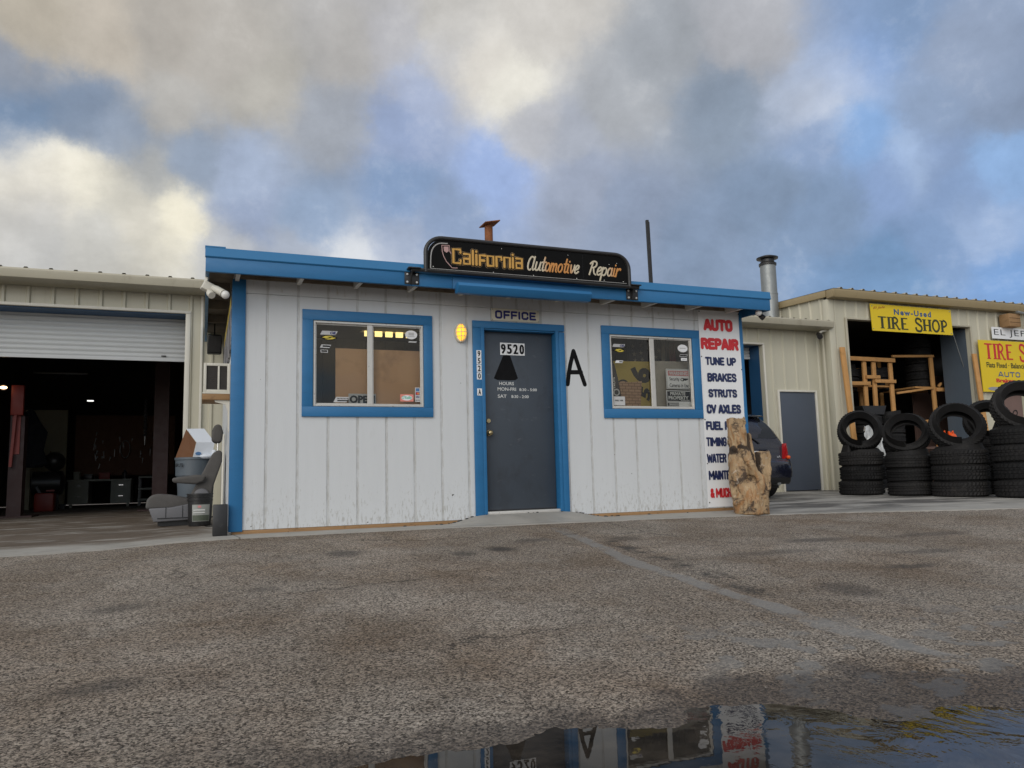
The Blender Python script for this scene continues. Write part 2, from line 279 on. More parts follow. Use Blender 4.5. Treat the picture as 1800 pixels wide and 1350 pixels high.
# ground materials -------------------------------------------------
def dist_seg(t, p2, a, b):
    """distance in the ground plane from p2 (xy0 vector) to the segment ab"""
    ab = Vector((b[0]-a[0], b[1]-a[1], 0)); L2 = ab.length_squared
    pa = t.vmath('SUBTRACT', p2, (a[0], a[1], 0))
    h = t.math('DIVIDE', t.vmath('DOT_PRODUCT', pa, tuple(ab)), L2, clamp=True)
    return t.vmath('LENGTH', t.vmath('SUBTRACT', pa, t.vmath('SCALE', tuple(ab), h)))
WATER_Z = -.38
def ground_mat():
    m = bpy.data.materials.new('asphalt'); m.use_nodes = True; MATS['asphalt'] = m
    t = NT(m.node_tree); b = t.n['Principled BSDF']
    P = t.pos(); X, Y, Z = t.xyz(P); p2 = t.comb(X, Y, 0.)
    jit = t.vmath('SCALE', t.vmath('SUBTRACT', t.noise(P, 1.7, 5, .65, out=1), (.5, .5, .5)), .9)
    q2 = t.vmath('ADD', p2, t.vmath('MULTIPLY', jit, (1, 1, 0)))
    stone = t.voro(P, 125., 'Color'); sv = t.xyz(stone)[0]
    coarse = t.noise(P, 70., 7, .74); fine = t.noise(P, 230., 3, .7)
    v = t.math('ADD', t.math('MULTIPLY', sv, .45), t.math('ADD', t.math('MULTIPLY', coarse, .75), t.math('MULTIPLY', fine, .35)))
    c = t.mix(t.map(v, .56, 1.0), (.056, .045, .036), (.55, .48, .40))
    c = t.mix(t.map(t.noise(t.vmath('ADD', P, (2, 5, 0)), 90., 4, .62), .565, .65, 0., .75), c, (.018, .014, .010))          # pits between the stones
    c = t.mix(t.map(t.noise(P, 150., 2), .70, .74), c, (.62, .59, .55))                 # pale chips
    pn = t.noise(q2, .9, 6, .62)
    c = t.mix(t.map(pn, .40, .66), c, t.mix(1., c, (.66, .58, .50), 'MULTIPLY'))           # brown oily patches
    pl = t.noise(t.vmath('ADD', p2, (31, 7, 0)), .55, 6, .68)
    c = t.mix(t.map(pl, .46, .64, 0., .55), c, t.mix(1., c, (1.4, 1.38, 1.38), 'MULTIPLY'))  # worn pale patches
    c = t.mix(t.map(t.noise(t.vmath('ADD', p2, (3, 17, 0)), 3.2, 5, .7), .57, .72, 0., .7), c, t.mix(1., c, (.55, .5, .45), 'MULTIPLY'))
    # oil drips
    spot = None
    for (x, y, rx, ry, a) in ((.81, -1.69, .16, .20, .6), (1.70, -2.06, .12, .14, .55), (2.07, -1.99, .17, .16, .8), (3.41, -4.39, .18, .25, .5), (3.3, -1.86, .2, .2, .5),
                              (4.86, -2.51, .5, .16, .55), (4.46, -3.89, .30, .10, .6), (-.71, -3.1, .22, .16, .5), (-.62, -4.6, .2, .1, .5), (2.5, -1.6, .25, .15, .5), (.1, -2.9, .12, .12, .4), (4.0, -3.0, .6, .12, .4), (6.2, -2.6, .6, .14, .45), (5.2, -3.4, .5, .1, .45)):
        dd = t.vmath('LENGTH', t.vmath('MULTIPLY', t.vmath('SUBTRACT', t.vmath('ADD', p2, t.vmath('SCALE', jit, .28)), (x, y, 0)), (1/rx, 1/ry, 0)))
        f = t.map(dd, 1.15, .35, 0., a, True)
        spot = f if spot is None else t.math('MAXIMUM', spot, f)
    c = t.mix(spot, c, (.030, .026, .024))
    # smooth grey sealed seam that runs down from the door, with a damp edge
    pts = [(3.07, -.95), (2.98, -1.53), (2.74, -2.78), (2.67, -3.49), (2.66, -4.0), (2.66, -4.8), (2.63, -5.16), (2.70, -5.7)]
    q3 = t.vmath('ADD', p2, t.vmath('MULTIPLY', t.vmath('SCALE', jit, .22), (1, 1, 0)))
    sd = None
    for a, e in zip(pts, pts[1:]):
        f = dist_seg(t, q3, a, e); sd = f if sd is None else t.math('MINIMUM', sd, f)
    seam = t.map(sd, .085, .05, 0., t.map(t.noise(p2, 3.4, 5, .68), .34, .50), True)
    sc_ = t.mix(t.noise(P, 60., 4, .7), (.135, .132, .125), (.21, .205, .195))
    damp = t.map(dist_seg(t, t.vmath('ADD', q3, (-.16, 0, 0)), (2.93, -2.0), (2.70, -4.3)), .13, .05, 0., t.map(t.noise(p2, 4.5, 4, .7), .45, .6, 0., .8), True)
    c = t.mix(damp, c, (.035, .034, .034)); c = t.mix(t.math('MULTIPLY', seam, .8), c, t.mix(1., sc_, (1.15, 1.15, 1.15), 'MULTIPLY'))
    # hairline cracks
    ck = t.voro(t.vmath('ADD', p2, t.vmath('SCALE', jit, .6)), .42, 'Distance', 'DISTANCE_TO_EDGE')
    crk = t.math('MULTIPLY', t.map(ck, .006, .002), t.map(t.noise(t.vmath('ADD', p2, (4, 9, 0)), .7, 2), .54, .60))
    c = t.mix(t.math('MULTIPLY', crk, .6), c, (.02, .018, .016))
    # sealed grey broken patches by the water, then wet stone at its rim
    rim = t.math('ADD', Z, t.math('MULTIPLY', t.math('SUBTRACT', t.noise(P, 5., 5, .65), .5), .045))
    xr = t.math('MULTIPLY', t.map(X, 1.2, 2.0), .016)
    wet = t.map(t.math('SUBTRACT', rim, xr), WATER_Z+.020, WATER_Z+.004, 0., 1., True)
    grey = t.math('MULTIPLY', t.map(t.noise(p2, 4.2, 4, .6), .53, .57), t.math('MULTIPLY', t.map(Z, -.28, -.33), t.map(X, 1.5, 1.9)))
    c = t.mix(t.math('MULTIPLY', grey, .8), c, sc_)
    c = t.mix(t.math('MULTIPLY', wet, .72), c, t.mix(1., c, (.30, .27, .25), 'MULTIPLY'))
    t.put(b.inputs['Base Color'], c)
    t.put(b.inputs['Roughness'], t.math('SUBTRACT', t.math('SUBTRACT', .90, t.math('MULTIPLY', wet, .40)), t.math('MULTIPLY', spot, .25)))
    b.inputs['Specular IOR Level'].default_value = .35
    h = t.math('ADD', t.math('MULTIPLY', sv, .4), t.math('ADD', t.math('MULTIPLY', coarse, 1.3), t.math('MULTIPLY', fine, .4)))
    h = t.mix(t.math('MAXIMUM', seam, t.math('MULTIPLY', grey, .8)), h, (.5, .5, .5))
    t.put(b.inputs['Normal'], t.bump(h, .95, .012))
ground_mat()
def conc_mat():
    m = bpy.data.materials.new('concrete'); m.use_nodes = True; MATS['concrete'] = m
    t = NT(m.node_tree); b = t.n['Principled BSDF']
    P = t.pos(); X, Y, Z = t.xyz(P); p2 = t.comb(X, Y, 0.)
    c = t.mix(t.noise(P, 3., 6, .65), (.25, .24, .215), (.44, .42, .385))
    c = t.mix(t.map(t.noise(P, 60., 3, .7), .6, .75, 0., .5), c, (.15, .14, .125))
    st = t.vmath('MULTIPLY', p2, (.8, 2.2, 0))
    left = t.math('MULTIPLY', t.map(X, .3, -.3), t.map(Y, -.42, .35))
    f = t.map(t.math('ADD', t.noise(st, 1.3, 6, .66), t.math('MULTIPLY', left, .20)), .52, .68, 0., .9)
    c = t.mix(t.math('MULTIPLY', f, left), c, (.085, .058, .036))                          # rusty oil trail at the shop bay
    right = t.math('MULTIPLY', t.map(X, 6.2, 6.8), t.map(Y, -1.2, -.2))
    f2 = t.map(t.noise(t.vmath('ADD', st, (9, 4, 0)), .95, 6, .6), .42, .58, 0., .85)
    c = t.mix(t.math('MULTIPLY', f2, right), c, (.055, .05, .046))
    c = t.mix(t.map(t.noise(t.vmath('ADD', p2, (5, 5, 0)), 2.1, 5, .7), .55, .75, 0., .5), c, (.13, .12, .105))
    jnt = t.map(t.math('ABSOLUTE', t.math('SUBTRACT', t.math('ADD', X, t.math('MULTIPLY', Y, .1)), .02)), .012, .004)
    c = t.mix(t.math('MULTIPLY', jnt, .7), c, (.05, .045, .04))
    t.put(b.inputs['Base Color'], c)
    t.put(b.inputs['Roughness'], t.map(t.noise(p2, 1.5, 4), .35, .6, .45, .85))
    t.put(b.inputs['Normal'], t.bump(t.noise(P, 70., 4, .7), .3, .004))
conc_mat()
def water_mat():
    m = bpy.data.materials.new('dirty_water'); m.use_nodes = True; MATS['dirty_water'] = m
    t = NT(m.node_tree); b = t.n['Principled BSDF']
    P = t.pos(); X, Y, Z = t.xyz(P); p2 = t.comb(X, Y, 0.)
    c = t.mix(t.map(t.noise(p2, 5., 5, .65), .4, .65), (.014, .012, .010), (.045, .037, .029))
    c = t.mix(t.map(t.noise(p2, 120., 2, .5), .72, .76, 0., .6), c, (.16, .15, .13))          # floating grit
    t.put(b.inputs['Base Color'], c); b.inputs['Roughness'].default_value = .012; b.inputs['IOR'].default_value = 1.36
    rip = t.math('MULTIPLY', t.map(X, 1.2, 1.75), t.map(t.noise(p2, 2.2, 3, .5), .36, .58))
    rp = t.noise(t.vmath('MULTIPLY', t.vmath('ADD', p2, t.vmath('SCALE', t.noise(p2, 2.5, 2, .5, out=1), .35)), (1.6, 1.0, 0)), 10., 3, .5)
    lo = t.noise(p2, 9., 3, .5)
    h = t.math('ADD', t.math('MULTIPLY', rp, t.math('MULTIPLY', rip, .45)), t.math('MULTIPLY', lo, .02))
    t.put(b.inputs['Normal'], t.bump(h, .55, .012))
water_mat()

# ------------------------------------------------------------------ mesh helpers
class MB:
    def __init__(s): s.v = []; s.f = []; s.X = None
    def add(s, vs, fs):
        o = len(s.v)
        for p in vs:
            p = Vector(p); s.v.append(s.X @ p if s.X else p)
        s.f += [[o+i for i in f] for f in fs]; return s
    def box(s, x0, x1, y0, y1, z0, z1):
        return s.add([(x, y, z) for x in (x0, x1) for y in (y0, y1) for z in (z0, z1)],
                     [(0, 1, 3, 2), (4, 6, 7, 5), (0, 4, 5, 1), (2, 3, 7, 6), (0, 2, 6, 4), (1, 5, 7, 3)])
    def beam(s, a, b, wd, th, upv=(0, 0, 1)):
        a, b = Vector(a), Vector(b); d = (b-a).normalized(); u = Vector(upv)
        if abs(d.dot(u)) > .95: u = Vector((1, 0, 0))
        sx = d.cross(u).normalized(); u = sx.cross(d)
        vs = [p + sx*i*wd/2 + u*j*th/2 for p in (a, b) for i, j in ((-1, -1), (1, -1), (1, 1), (-1, 1))]
        return s.add(vs, [(0, 1, 2, 3), (7, 6, 5, 4), (0, 4, 5, 1), (1, 5, 6, 2), (2, 6, 7, 3), (3, 7, 4, 0)])
    def tube(s, pts, r, n=10, caps=True, squash=None, closed=False):
        pts = [Vector(p) for p in pts]; rs = r if hasattr(r, '__len__') else [r]*len(pts)
        rings = []; N = len(pts); prev = None
        for i, p in enumerate(pts):
            if closed: d = (pts[(i+1) % N]-pts[i-1])
            else: d = pts[min(i+1, N-1)]-pts[max(i-1, 0)]
            d.normalize()
            a = prev if prev is not None else (Vector((0, 0, 1)) if abs(d.z) < .9 else Vector((1, 0, 0)))
            if squash is not None: a = Vector((0, 1, 0))
            x = d.cross(a)
            if x.length < 1e-4: x = d.cross(Vector((1, 0, .3)))
            x.normalize(); y = x.cross(d).normalized(); prev = y
            k = squash if squash is not None else 1.
            rings.append([p + (x*math.cos(2*math.pi*j/n) + y*k*math.sin(2*math.pi*j/n))*rs[i] for j in range(n)])
        vs = [v for rg in rings for v in rg]; fs = []
        for i in range(N if closed else N-1):
            for j in range(n):
                k2 = (i+1) % N
                fs.append((i*n+j, i*n+(j+1) % n, k2*n+(j+1) % n, k2*n+j))
        if caps and not closed: fs += [tuple(range(n))[::-1], tuple((N-1)*n+j for j in range(n))]
        return s.add(vs, fs)
    def cyl(s, a, b, r0, r1=None, n=20): return s.tube([a, b], [r0, r1 if r1 is not None else r0], n)
    def lathe(s, prof, c=(0, 0, 0), n=32, closed=False):
        N = len(prof); vs = [(c[0]+r*math.cos(2*math.pi*j/n), c[1]+r*math.sin(2*math.pi*j/n), c[2]+z) for r, z in prof for j in range(n)]
        fs = [(i*n+j, i*n+(j+1) % n, ((i+1) % N)*n+(j+1) % n, ((i+1) % N)*n+j) for i in range(N if closed else N-1) for j in range(n)]
        return s.add(vs, fs)
    def prism(s, poly, y0, y1):        # polygon in xz, between two y
        n = len(poly); vs = [(x, y0, z) for x, z in poly]+[(x, y1, z) for x, z in poly]
        return s.add(vs, [tuple(range(n)), tuple(range(2*n-1, n-1, -1))]+[(i, i+n, (i+1) % n+n, (i+1) % n) for i in range(n)])
    def prismx(s, poly, x0, x1):       # polygon in yz, between two x
        n = len(poly); vs = [(x0, y, z) for y, z in poly]+[(x1, y, z) for y, z in poly]
        return s.add(vs, [tuple(range(n)), tuple(range(2*n-1, n-1, -1))]+[(i, i+n, (i+1) % n+n, (i+1) % n) for i in range(n)])
    def prismz(s, poly, z0, z1):
        n = len(poly); vs = [(x, y, z0) for x, y in poly]+[(x, y, z1) for x, y in poly]
        return s.add(vs, [tuple(range(n)), tuple(range(2*n-1, n-1, -1))]+[(i, i+n, (i+1) % n+n, (i+1) % n) for i in range(n)])
    def sphere(s, c, r, n=16, sq=(1, 1, 1)):
        prof = [(r*math.sin(math.pi*i/(n//2)), -r*math.cos(math.pi*i/(n//2))) for i in range(n//2+1)]
        vs = [(c[0]+a*math.cos(2*math.pi*j/n)*sq[0], c[1]+a*math.sin(2*math.pi*j/n)*sq[1], c[2]+z*sq[2]) for a, z in prof for j in range(n)]
        return s.add(vs, [(i*n+j, i*n+(j+1) % n, (i+1)*n+(j+1) % n, (i+1)*n+j) for i in range(n//2) for j in range(n)])
def wloc(o):
    v = Vector((0, 0, 0))
    while o is not None: v = v+o.location; o = o.parent
    return v
def obj(name, mb, m, parent=None, bevel=0, seg=2, smooth=None, local=False, sub=0):
    """links a mesh builder as ONE object; world coordinates unless local"""
    me = bpy.data.meshes.new(name)
    off = Vector((0, 0, 0)) if local or parent is None else wloc(parent)
    if parent is None and not local:
        xs = [v.x for v in mb.v]; ys = [v.y for v in mb.v]; zs = [v.z for v in mb.v]
        off = Vector(((min(xs)+max(xs))/2, (min(ys)+max(ys))/2, min(zs)))
    bm = bmesh.new(); vs = [bm.verts.new(v-off) for v in mb.v]
    for f in mb.f:
        try: bm.faces.new([vs[i] for i in f])
        except ValueError: pass
    if not bevel: bmesh.ops.remove_doubles(bm, verts=bm.verts, dist=1e-5)
    bmesh.ops.recalc_face_normals(bm, faces=bm.faces)
    if bevel:
        es = [e for e in bm.edges if len(e.link_faces) == 2 and e.calc_face_angle(0) > .5]
        bmesh.ops.bevel(bm, geom=es, offset=bevel, segments=seg, profile=.5, affect='EDGES', clamp_overlap=True)
    if sub: bmesh.ops.subdivide_edges(bm, edges=bm.edges, cuts=sub, use_grid_fill=True)
    bm.to_mesh(me); bm.free()
    me.materials.append(MATS[m] if isinstance(m, str) else m)
    o = bpy.data.objects.new(name, me); COL.objects.link(o)
    if parent is not None: o.parent = parent
    elif not local: o.location = off
    if smooth is None: smooth = 40
    if smooth == 40 and bevel and seg <= 2: smooth = 25
    if smooth:
        me.polygons.foreach_set('use_smooth', [True]*len(me.polygons))
        me.set_sharp_from_angle(angle=R(smooth))
    return o
def tag(o, label, cat, group=None):
    o['label'] = label; o['category'] = cat
    if group: o['group'] = group
    return o
def thing(name, label, cat, loc=(0, 0, 0), group=None):
    o = bpy.data.objects.new(name, None); COL.objects.link(o); o.location = loc; o.empty_display_size = .1
    return tag(o, label, cat, group)
def struct(o): o['kind'] = 'structure'; return o

def text_mesh(s, bold=0., shear=0., space=1., ext=.0012, res=3):
    cu = bpy.data.curves.new('lettering', 'FONT'); cu.body = s; cu.size = 1; cu.offset = bold; cu.shear = shear
    cu.space_character = space; cu.extrude = 0; cu.resolution_u = res; cu.fill_mode = 'FRONT'
    o = bpy.data.objects.new('lettering', cu); COL.objects.link(o)
    dg = bpy.context.evaluated_depsgraph_get(); me = bpy.data.meshes.new_from_object(o.evaluated_get(dg))
    vs = [v.co.copy() for v in me.vertices]; fs = [list(p.vertices) for p in me.polygons]
    bpy.data.objects.remove(o); bpy.data.curves.remove(cu); bpy.data.meshes.remove(me)
    return vs, fs
def text(s, x0, x1, z0, z1, y, m, parent, name='lettering', bold=0., shear=0., space=1., rot=0., th=.0012, tilt=0., fat=0.):
    """lettering fitted to a box on a plane that faces -y; rot turns it in that plane (degrees)"""
    vs, fs = text_mesh(s, bold, shear, space)
    c, sn = math.cos(R(rot)), math.sin(R(rot))
    pts = [(v.x*c-v.y*sn, v.x*sn+v.y*c) for v in vs]
    ax, bx = min(p[0] for p in pts), max(p[0] for p in pts); az, bz = min(p[1] for p in pts), max(p[1] for p in pts)
    if x1 is None: x1 = x0+(bx-ax)*(z1-z0)/(bz-az)
    if z1 is None: z1 = z0+(bz-az)*(x1-x0)/(bx-ax)
    mb = MB(); n = len(pts); fr = [];  bk = []
    for p in pts:
        u = (p[0]-ax)/(bx-ax); vv = (p[1]-az)/(bz-az)
        x = x0+u*(x1-x0); z = z0+vv*(z1-z0)+tilt*(x-(x0+x1)/2)
        fr.append((x, y-th, z)); bk.append((x, y, z))
    from collections import Counter
    ec = Counter(tuple(sorted((f[i], f[(i+1) % len(f)]))) for f in fs for i in range(len(f)))
    sides = [(e[0], e[1], e[1]+n, e[0]+n) for e, k in ec.items() if k == 1]
    for i, dx in enumerate((0,) if not fat else (0, -fat, fat, -2*fat, 2*fat)):      # thickened strokes: shifted layers, each a hair proud
        mb.add([(p[0]+dx, p[1]-.0004*i, p[2]) for p in fr+bk], [tuple(f) for f in fs]+sides)
    return obj(name, mb, m, parent, smooth=0)
def strokes(lines, f, rad, y, m, parent, name='lettering', squash=.12):
    """hand lettering: each polyline becomes a flat rounded stroke; f maps pen units to (x, z)"""
    mb = MB()
    for ln in lines:
        pts = [(f(*p)[0], y, f(*p)[1]) for p in ln]
        mb.tube(pts, rad, 8, squash=squash)
        for p in (pts[0], pts[-1]): mb.sphere(p, rad, 8, (1, squash, 1))
    return obj(name, mb, m, parent, smooth=60)
BLOCK = {'A': (.5, [[(.06, .08), (.22, .92), (.28, .92), (.44, .08)], [(.14, .30), (.36, .30)]]), 'U': (.5, [[(.09, .92), (.09, .2), (.16, .08), (.34, .08), (.41, .2), (.41, .92)]]), 'T': (.47, [[(.05, .92), (.42, .92)], [(.235, .92), (.235, .08)]]),
  'O': (.5, [[(.09, .2), (.09, .8), (.16, .92), (.34, .92), (.41, .8), (.41, .2), (.34, .08), (.16, .08), (.09, .2)]]), 'R': (.5, [[(.09, .08), (.09, .92), (.32, .92), (.41, .82), (.41, .62), (.32, .52), (.09, .52)], [(.30, .52), (.41, .08)]]), 'E': (.46, [[(.39, .92), (.09, .92), (.09, .08), (.39, .08)], [(.09, .5), (.35, .5)]]),
  'P': (.48, [[(.09, .08), (.09, .92), (.30, .92), (.40, .82), (.40, .60), (.30, .48), (.09, .48)]]), 'I': (.2, [[(.1, .92), (.1, .08)]]), 'N': (.52, [[(.09, .08), (.09, .92), (.43, .08), (.43, .92)]]), 'B': (.5, [[(.09, .08), (.09, .92), (.32, .92), (.40, .82), (.40, .62), (.30, .52), (.09, .52)], [(.30, .52), (.41, .40), (.41, .2), (.32, .08), (.09, .08)]]),
  'K': (.5, [[(.09, .08), (.09, .92)], [(.42, .92), (.13, .45)], [(.22, .60), (.44, .08)]]), 'S': (.49, [[(.40, .76), (.34, .92), (.14, .92), (.09, .8), (.09, .66), (.16, .55), (.34, .46), (.41, .34), (.41, .2), (.34, .08), (.14, .08), (.09, .24)]]), 'C': (.49, [[(.41, .68), (.41, .8), (.34, .92), (.16, .92), (.09, .8), (.09, .2), (.16, .08), (.34, .08), (.41, .2), (.41, .32)]]),
  'V': (.48, [[(.05, .92), (.24, .08), (.43, .92)]]), 'X': (.48, [[(.06, .92), (.42, .08)], [(.42, .92), (.06, .08)]]), 'L': (.44, [[(.09, .92), (.09, .08), (.38, .08)]]), 'F': (.45, [[(.39, .92), (.09, .92), (.09, .08)], [(.09, .48), (.35, .48)]]), 'M': (.74, [[(.09, .08), (.09, .92)], [(.09, .92), (.37, .36), (.65, .92)], [(.65, .92), (.65, .08)]]), 'W': (.72, [[(.05, .92), (.19, .08), (.36, .80), (.53, .08), (.67, .92)]]),
  'G': (.5, [[(.41, .68), (.41, .8), (.34, .92), (.16, .92), (.09, .8), (.09, .2), (.16, .08), (.34, .08), (.41, .2), (.41, .46), (.28, .46)]]), 'H': (.5, [[(.09, .08), (.09, .92)], [(.41, .08), (.41, .92)], [(.09, .5), (.41, .5)]]), '&': (.54, [[(.48, .08), (.13, .70), (.15, .86), (.24, .92), (.34, .84), (.32, .68), (.10, .36), (.10, .18), (.22, .08), (.36, .16), (.46, .42)]]), ' ': (.26, [])}
def block(word, x0, x1, z0, z1, y, m, parent, wt=.11):
    """heavy condensed printed capitals, drawn stroke by stroke"""
    tot = sum(BLOCK[c][0] for c in word)-.04; k = (x1-x0)/tot; H = z1-z0; x = x0-.02*k; mb = MB(); r = wt*H; e = r-.08*H
    fz = lambda v: z0+r+(v-.08)/.84*(H-2*r)
    for c in word:
        wd, gl_ = BLOCK[c]
        for ln in gl_:
            q = [Vector((x+u*k, y, fz(v))) for u, v in ln]
            for a, b2 in zip(q, q[1:]): mb.tube([a, b2], r, 8, squash=.05)
            for p in q: mb.sphere(p, r, 8, (1, .05, 1))
        x += wd*k
    return obj('lettering', mb, m, parent, smooth=60)
def ell(cx, cz, rx, rz, a0=0, a1=360, n=14):
    return [(cx+rx*math.cos(R(a0+(a1-a0)*i/n)), cz+rz*math.sin(R(a0+(a1-a0)*i/n))) for i in range(n+1)]
def smoothline(p, it=2):
    for _ in range(it):
        q = [p[0]]
        for a, b in zip(p, p[1:]): q += [(a[0]*.75+b[0]*.25, a[1]*.75+b[1]*.25), (a[0]*.25+b[0]*.75, a[1]*.25+b[1]*.75)]
        p = q+[p[-1]]
    return p

# ------------------------------------------------------------------ setting: ground, pavement, puddle
def lerp(x, tab):
    if x <= tab[0][0]: return tab[0][1]
    for (a, b), (c, d2) in zip(tab, tab[1:]):
        if x <= c: return b+(d2-b)*(x-a)/(c-a)
    return tab[-1][1]
EDGE = [(-40, -.8), (-6, -.75), (-1.8, -.60), (-.96, -.50), (-.5, -.46), (0, -.46), (1, -.47), (2.4, -.50), (3.4, -.51), (5.6, -.48), (6.5, -.6), (7.4, -.97), (8.25, -1.42), (8.9, -1.64), (12, -2.3), (40, -8)]
EDGEZ = [(-40, -.11), (-6, -.11), (-1.8, -.088), (-.96, -.079), (-.5, -.052), (0, -.042), (1, -.042), (2.4, -.047), (3.4, -.05), (5.6, -.078), (6.5, -.083), (9, -.08), (40, -.08)]
SHORE = [(-40, -5.75), (-.9, -5.72), (-.32, -5.657), (-.06, -5.632), (.12, -5.622), (.22, -5.644), (.41, -5.657), (.53, -5.679), (.67, -5.662), (.88, -5.653), (1.04, -5.669), (1.15, -5.743), (1.27, -5.782), (1.37, -5.659), (1.45, -5.646),
         (1.64, -5.72), (1.77, -5.807), (1.82, -5.94), (1.96, -6.042), (2.03, -6.095), (2.18, -6.007), (2.43, -6.088), (2.6, -6.19), (4, -6.3), (40, -6.3)]
def slab(x, y):
    e, ez = lerp(x, EDGE), lerp(x, EDGEZ)
    if y < 0: z = ez+(-.042-ez)*max(0, min(1, (y-e)/(0-e))) if x < 6.2 and x > -.2 else ez+(.0-ez)*max(0, min(1, (y-e)/(4.4-e)))
    elif -.2 < x < 6.2: z = -.042
    else: z = ez+(.0-ez)*max(0, min(1, (y-e)/(4.4-e)))
    def ss(a, b, v): v = max(0, min(1, (v-a)/(b-a))); return v*v*(3-2*v)
    z += .082*ss(2.15, 2.62, x)*ss(4.15, 3.55, x)*ss(e+.02, -.03, y)
    return z
def ground(x, y):
    e, ez = lerp(x, EDGE), lerp(x, EDGEZ); s = lerp(x, SHORE)
    if y > e: return slab(x, y)-.06 if y > e+.03 else ez-.012
    z = ez-.008+(WATER_Z-ez)*min(1.0, (e-y)/(e-s)) if y > s else WATER_Z-.008-.10*min(1, (s-y)/1.2)
    if y < -9: z += min(.25, (-9-y)*.03)
    k = min(1, (e-y)/.6)
    z += k*(.010*(mnoise.noise(Vector((x*1.3, y*1.3, 0))))+.006*mnoise.noise(Vector((x*4.1, y*4.1, 3)))+.0035*mnoise.noise(Vector((x*12, y*12, 7)))+.0025*mnoise.noise(Vector((x*30, y*30, 9))))
    if x > 1.3 and y < -5: z += .008*max(0, mnoise.noise(Vector((x*3.1, y*5.0, 21))))*min(1, (x-1.3)/.4)
    return z+.004+.0045*min(1, (e-y)/max(.1, e-s))
def axis(spec):
    out = []
    for a, b, st in spec:
        n = max(1, round((b-a)/st)); out += [a+(b-a)*i/n for i in range(n)]
    return out+[spec[-1][1]]
def sheet(xs, ys, zf):
    mb = MB(); n = len(ys)
    mb.v = [Vector((x, y, zf(x, y))) for x in xs for y in ys]
    mb.f = [(i*n+j, (i+1)*n+j, (i+1)*n+j+1, i*n+j+1) for i in range(len(xs)-1) for j in range(n-1)]
    return mb
xs = axis([(-400, -40, 60), (-40, -6, 3), (-6, -.8, .12), (-.8, 3.2, .028), (3.2, 12, .12), (12, 40, 2), (40, 400, 60)])
ys = axis([(-400, -30, 60), (-30, -8.5, 2), (-8.5, -6.5, .25), (-6.5, -5.3, .022), (-5.3, -2.8, .08), (-2.8, .2, .05), (.2, 14, 1), (14, 40, 5), (40, 400, 60)])
struct(obj('ground', sheet(xs, ys, ground), 'asphalt', local=True, smooth=180))
# concrete pavement: follows its own front edge, 4 mm and more above the asphalt, with a real front face
xs = axis([(-14, -6, 1), (-6, -.3, .2), (-.3, 0, .06), (0, 4.6, .06), (4.6, 9, .15), (9, 30, 1)])
def slab_mesh():
    mb = MB(); rows = [0, .02, .10, .25, .45, .65, .8, .92, 1.0]; more = [.02, .4, 1, 2, 3, 4.35, 9, 14]
    n = 1+len(rows)+len(more)
    for x in xs:
        e = lerp(x, EDGE)+.012*mnoise.noise(Vector((x*3, 0, 5)))+.006*mnoise.noise(Vector((x*11, 0, 5)))
        mb.v.append(Vector((x, e-.004, slab(x, e)-.10)))
        for r in rows: y = e*(1-r); mb.v.append(Vector((x, y, slab(x, y)+.004)))
        for y in more: mb.v.append(Vector((x, y, slab(x, y)+.004)))
    mb.f = [(i*n+j, (i+1)*n+j, (i+1)*n+j+1, i*n+j+1) for i in range(len(xs)-1) for j in range(n-1)]
    return mb
struct(obj('pavement', slab_mesh(), 'concrete', local=True, smooth=50))
mb = MB(); mb.add([(-30, -14, WATER_Z), (30, -14, WATER_Z), (30, -5.2, WATER_Z), (-30, -5.2, WATER_Z)], [(0, 1, 2, 3)])
struct(obj('puddle_water', mb, 'dirty_water', local=True))
# ------------------------------------------------------------------ buildings
def ribbed(mb, x0, x1, z0, z1, y, feats, depth):
    """front sheet at y with trapezoid ribs (depth<0 stands out) or grooves (depth>0); feats = [(centre, half foot, half top)]"""
    pr = [(x0, y)]
    for c, a, b in feats:
        for dx, yy in ((-a, y), (-b, y+depth), (b, y+depth), (a, y)):
            if x0 < c+dx < x1: pr.append((c+dx, yy))
            elif c+dx <= x0: pr[0] = (x0, yy) if dx < a else (x0, y)
    pr.append((x1, y if abs(pr[-1][1]-y) < 1e-6 else pr[-1][1]))
    n = len(pr)
    mb.add([(x, yy, z) for z in (z0, z1) for x, yy in pr], [(i, i+1, n+i+1, n+i) for i in range(n-1)])
def holes_rects(x0, x1, z0, z1, holes):
    xs = sorted({x0, x1, *[h[i] for h in holes for i in (0, 1)]}); out = []
    for a, b in zip(xs, xs[1:]):
        hs = sorted((h[2], h[3]) for h in holes if h[0] <= a and h[1] >= b); z = z0
        for p, q in hs:
            if p > z: out.append((a, b, z, p))
            z = max(z, q)
        if z < z1: out.append((a, b, z, z1))
    return out
def frame_boxes(mb, x0, x1, z0, z1, wd, y0, y1, bottom=True):
    mb.box(x0, x0+wd, y0, y1, z0, z1); mb.box(x1-wd, x1, y0, y1, z0, z1)
    mb.box(x0+wd, x1-wd, y0, y1, z1-wd, z1)
    if bottom: mb.box(x0+wd, x1-wd, y0, y1, z0, z0+wd)
    return mb

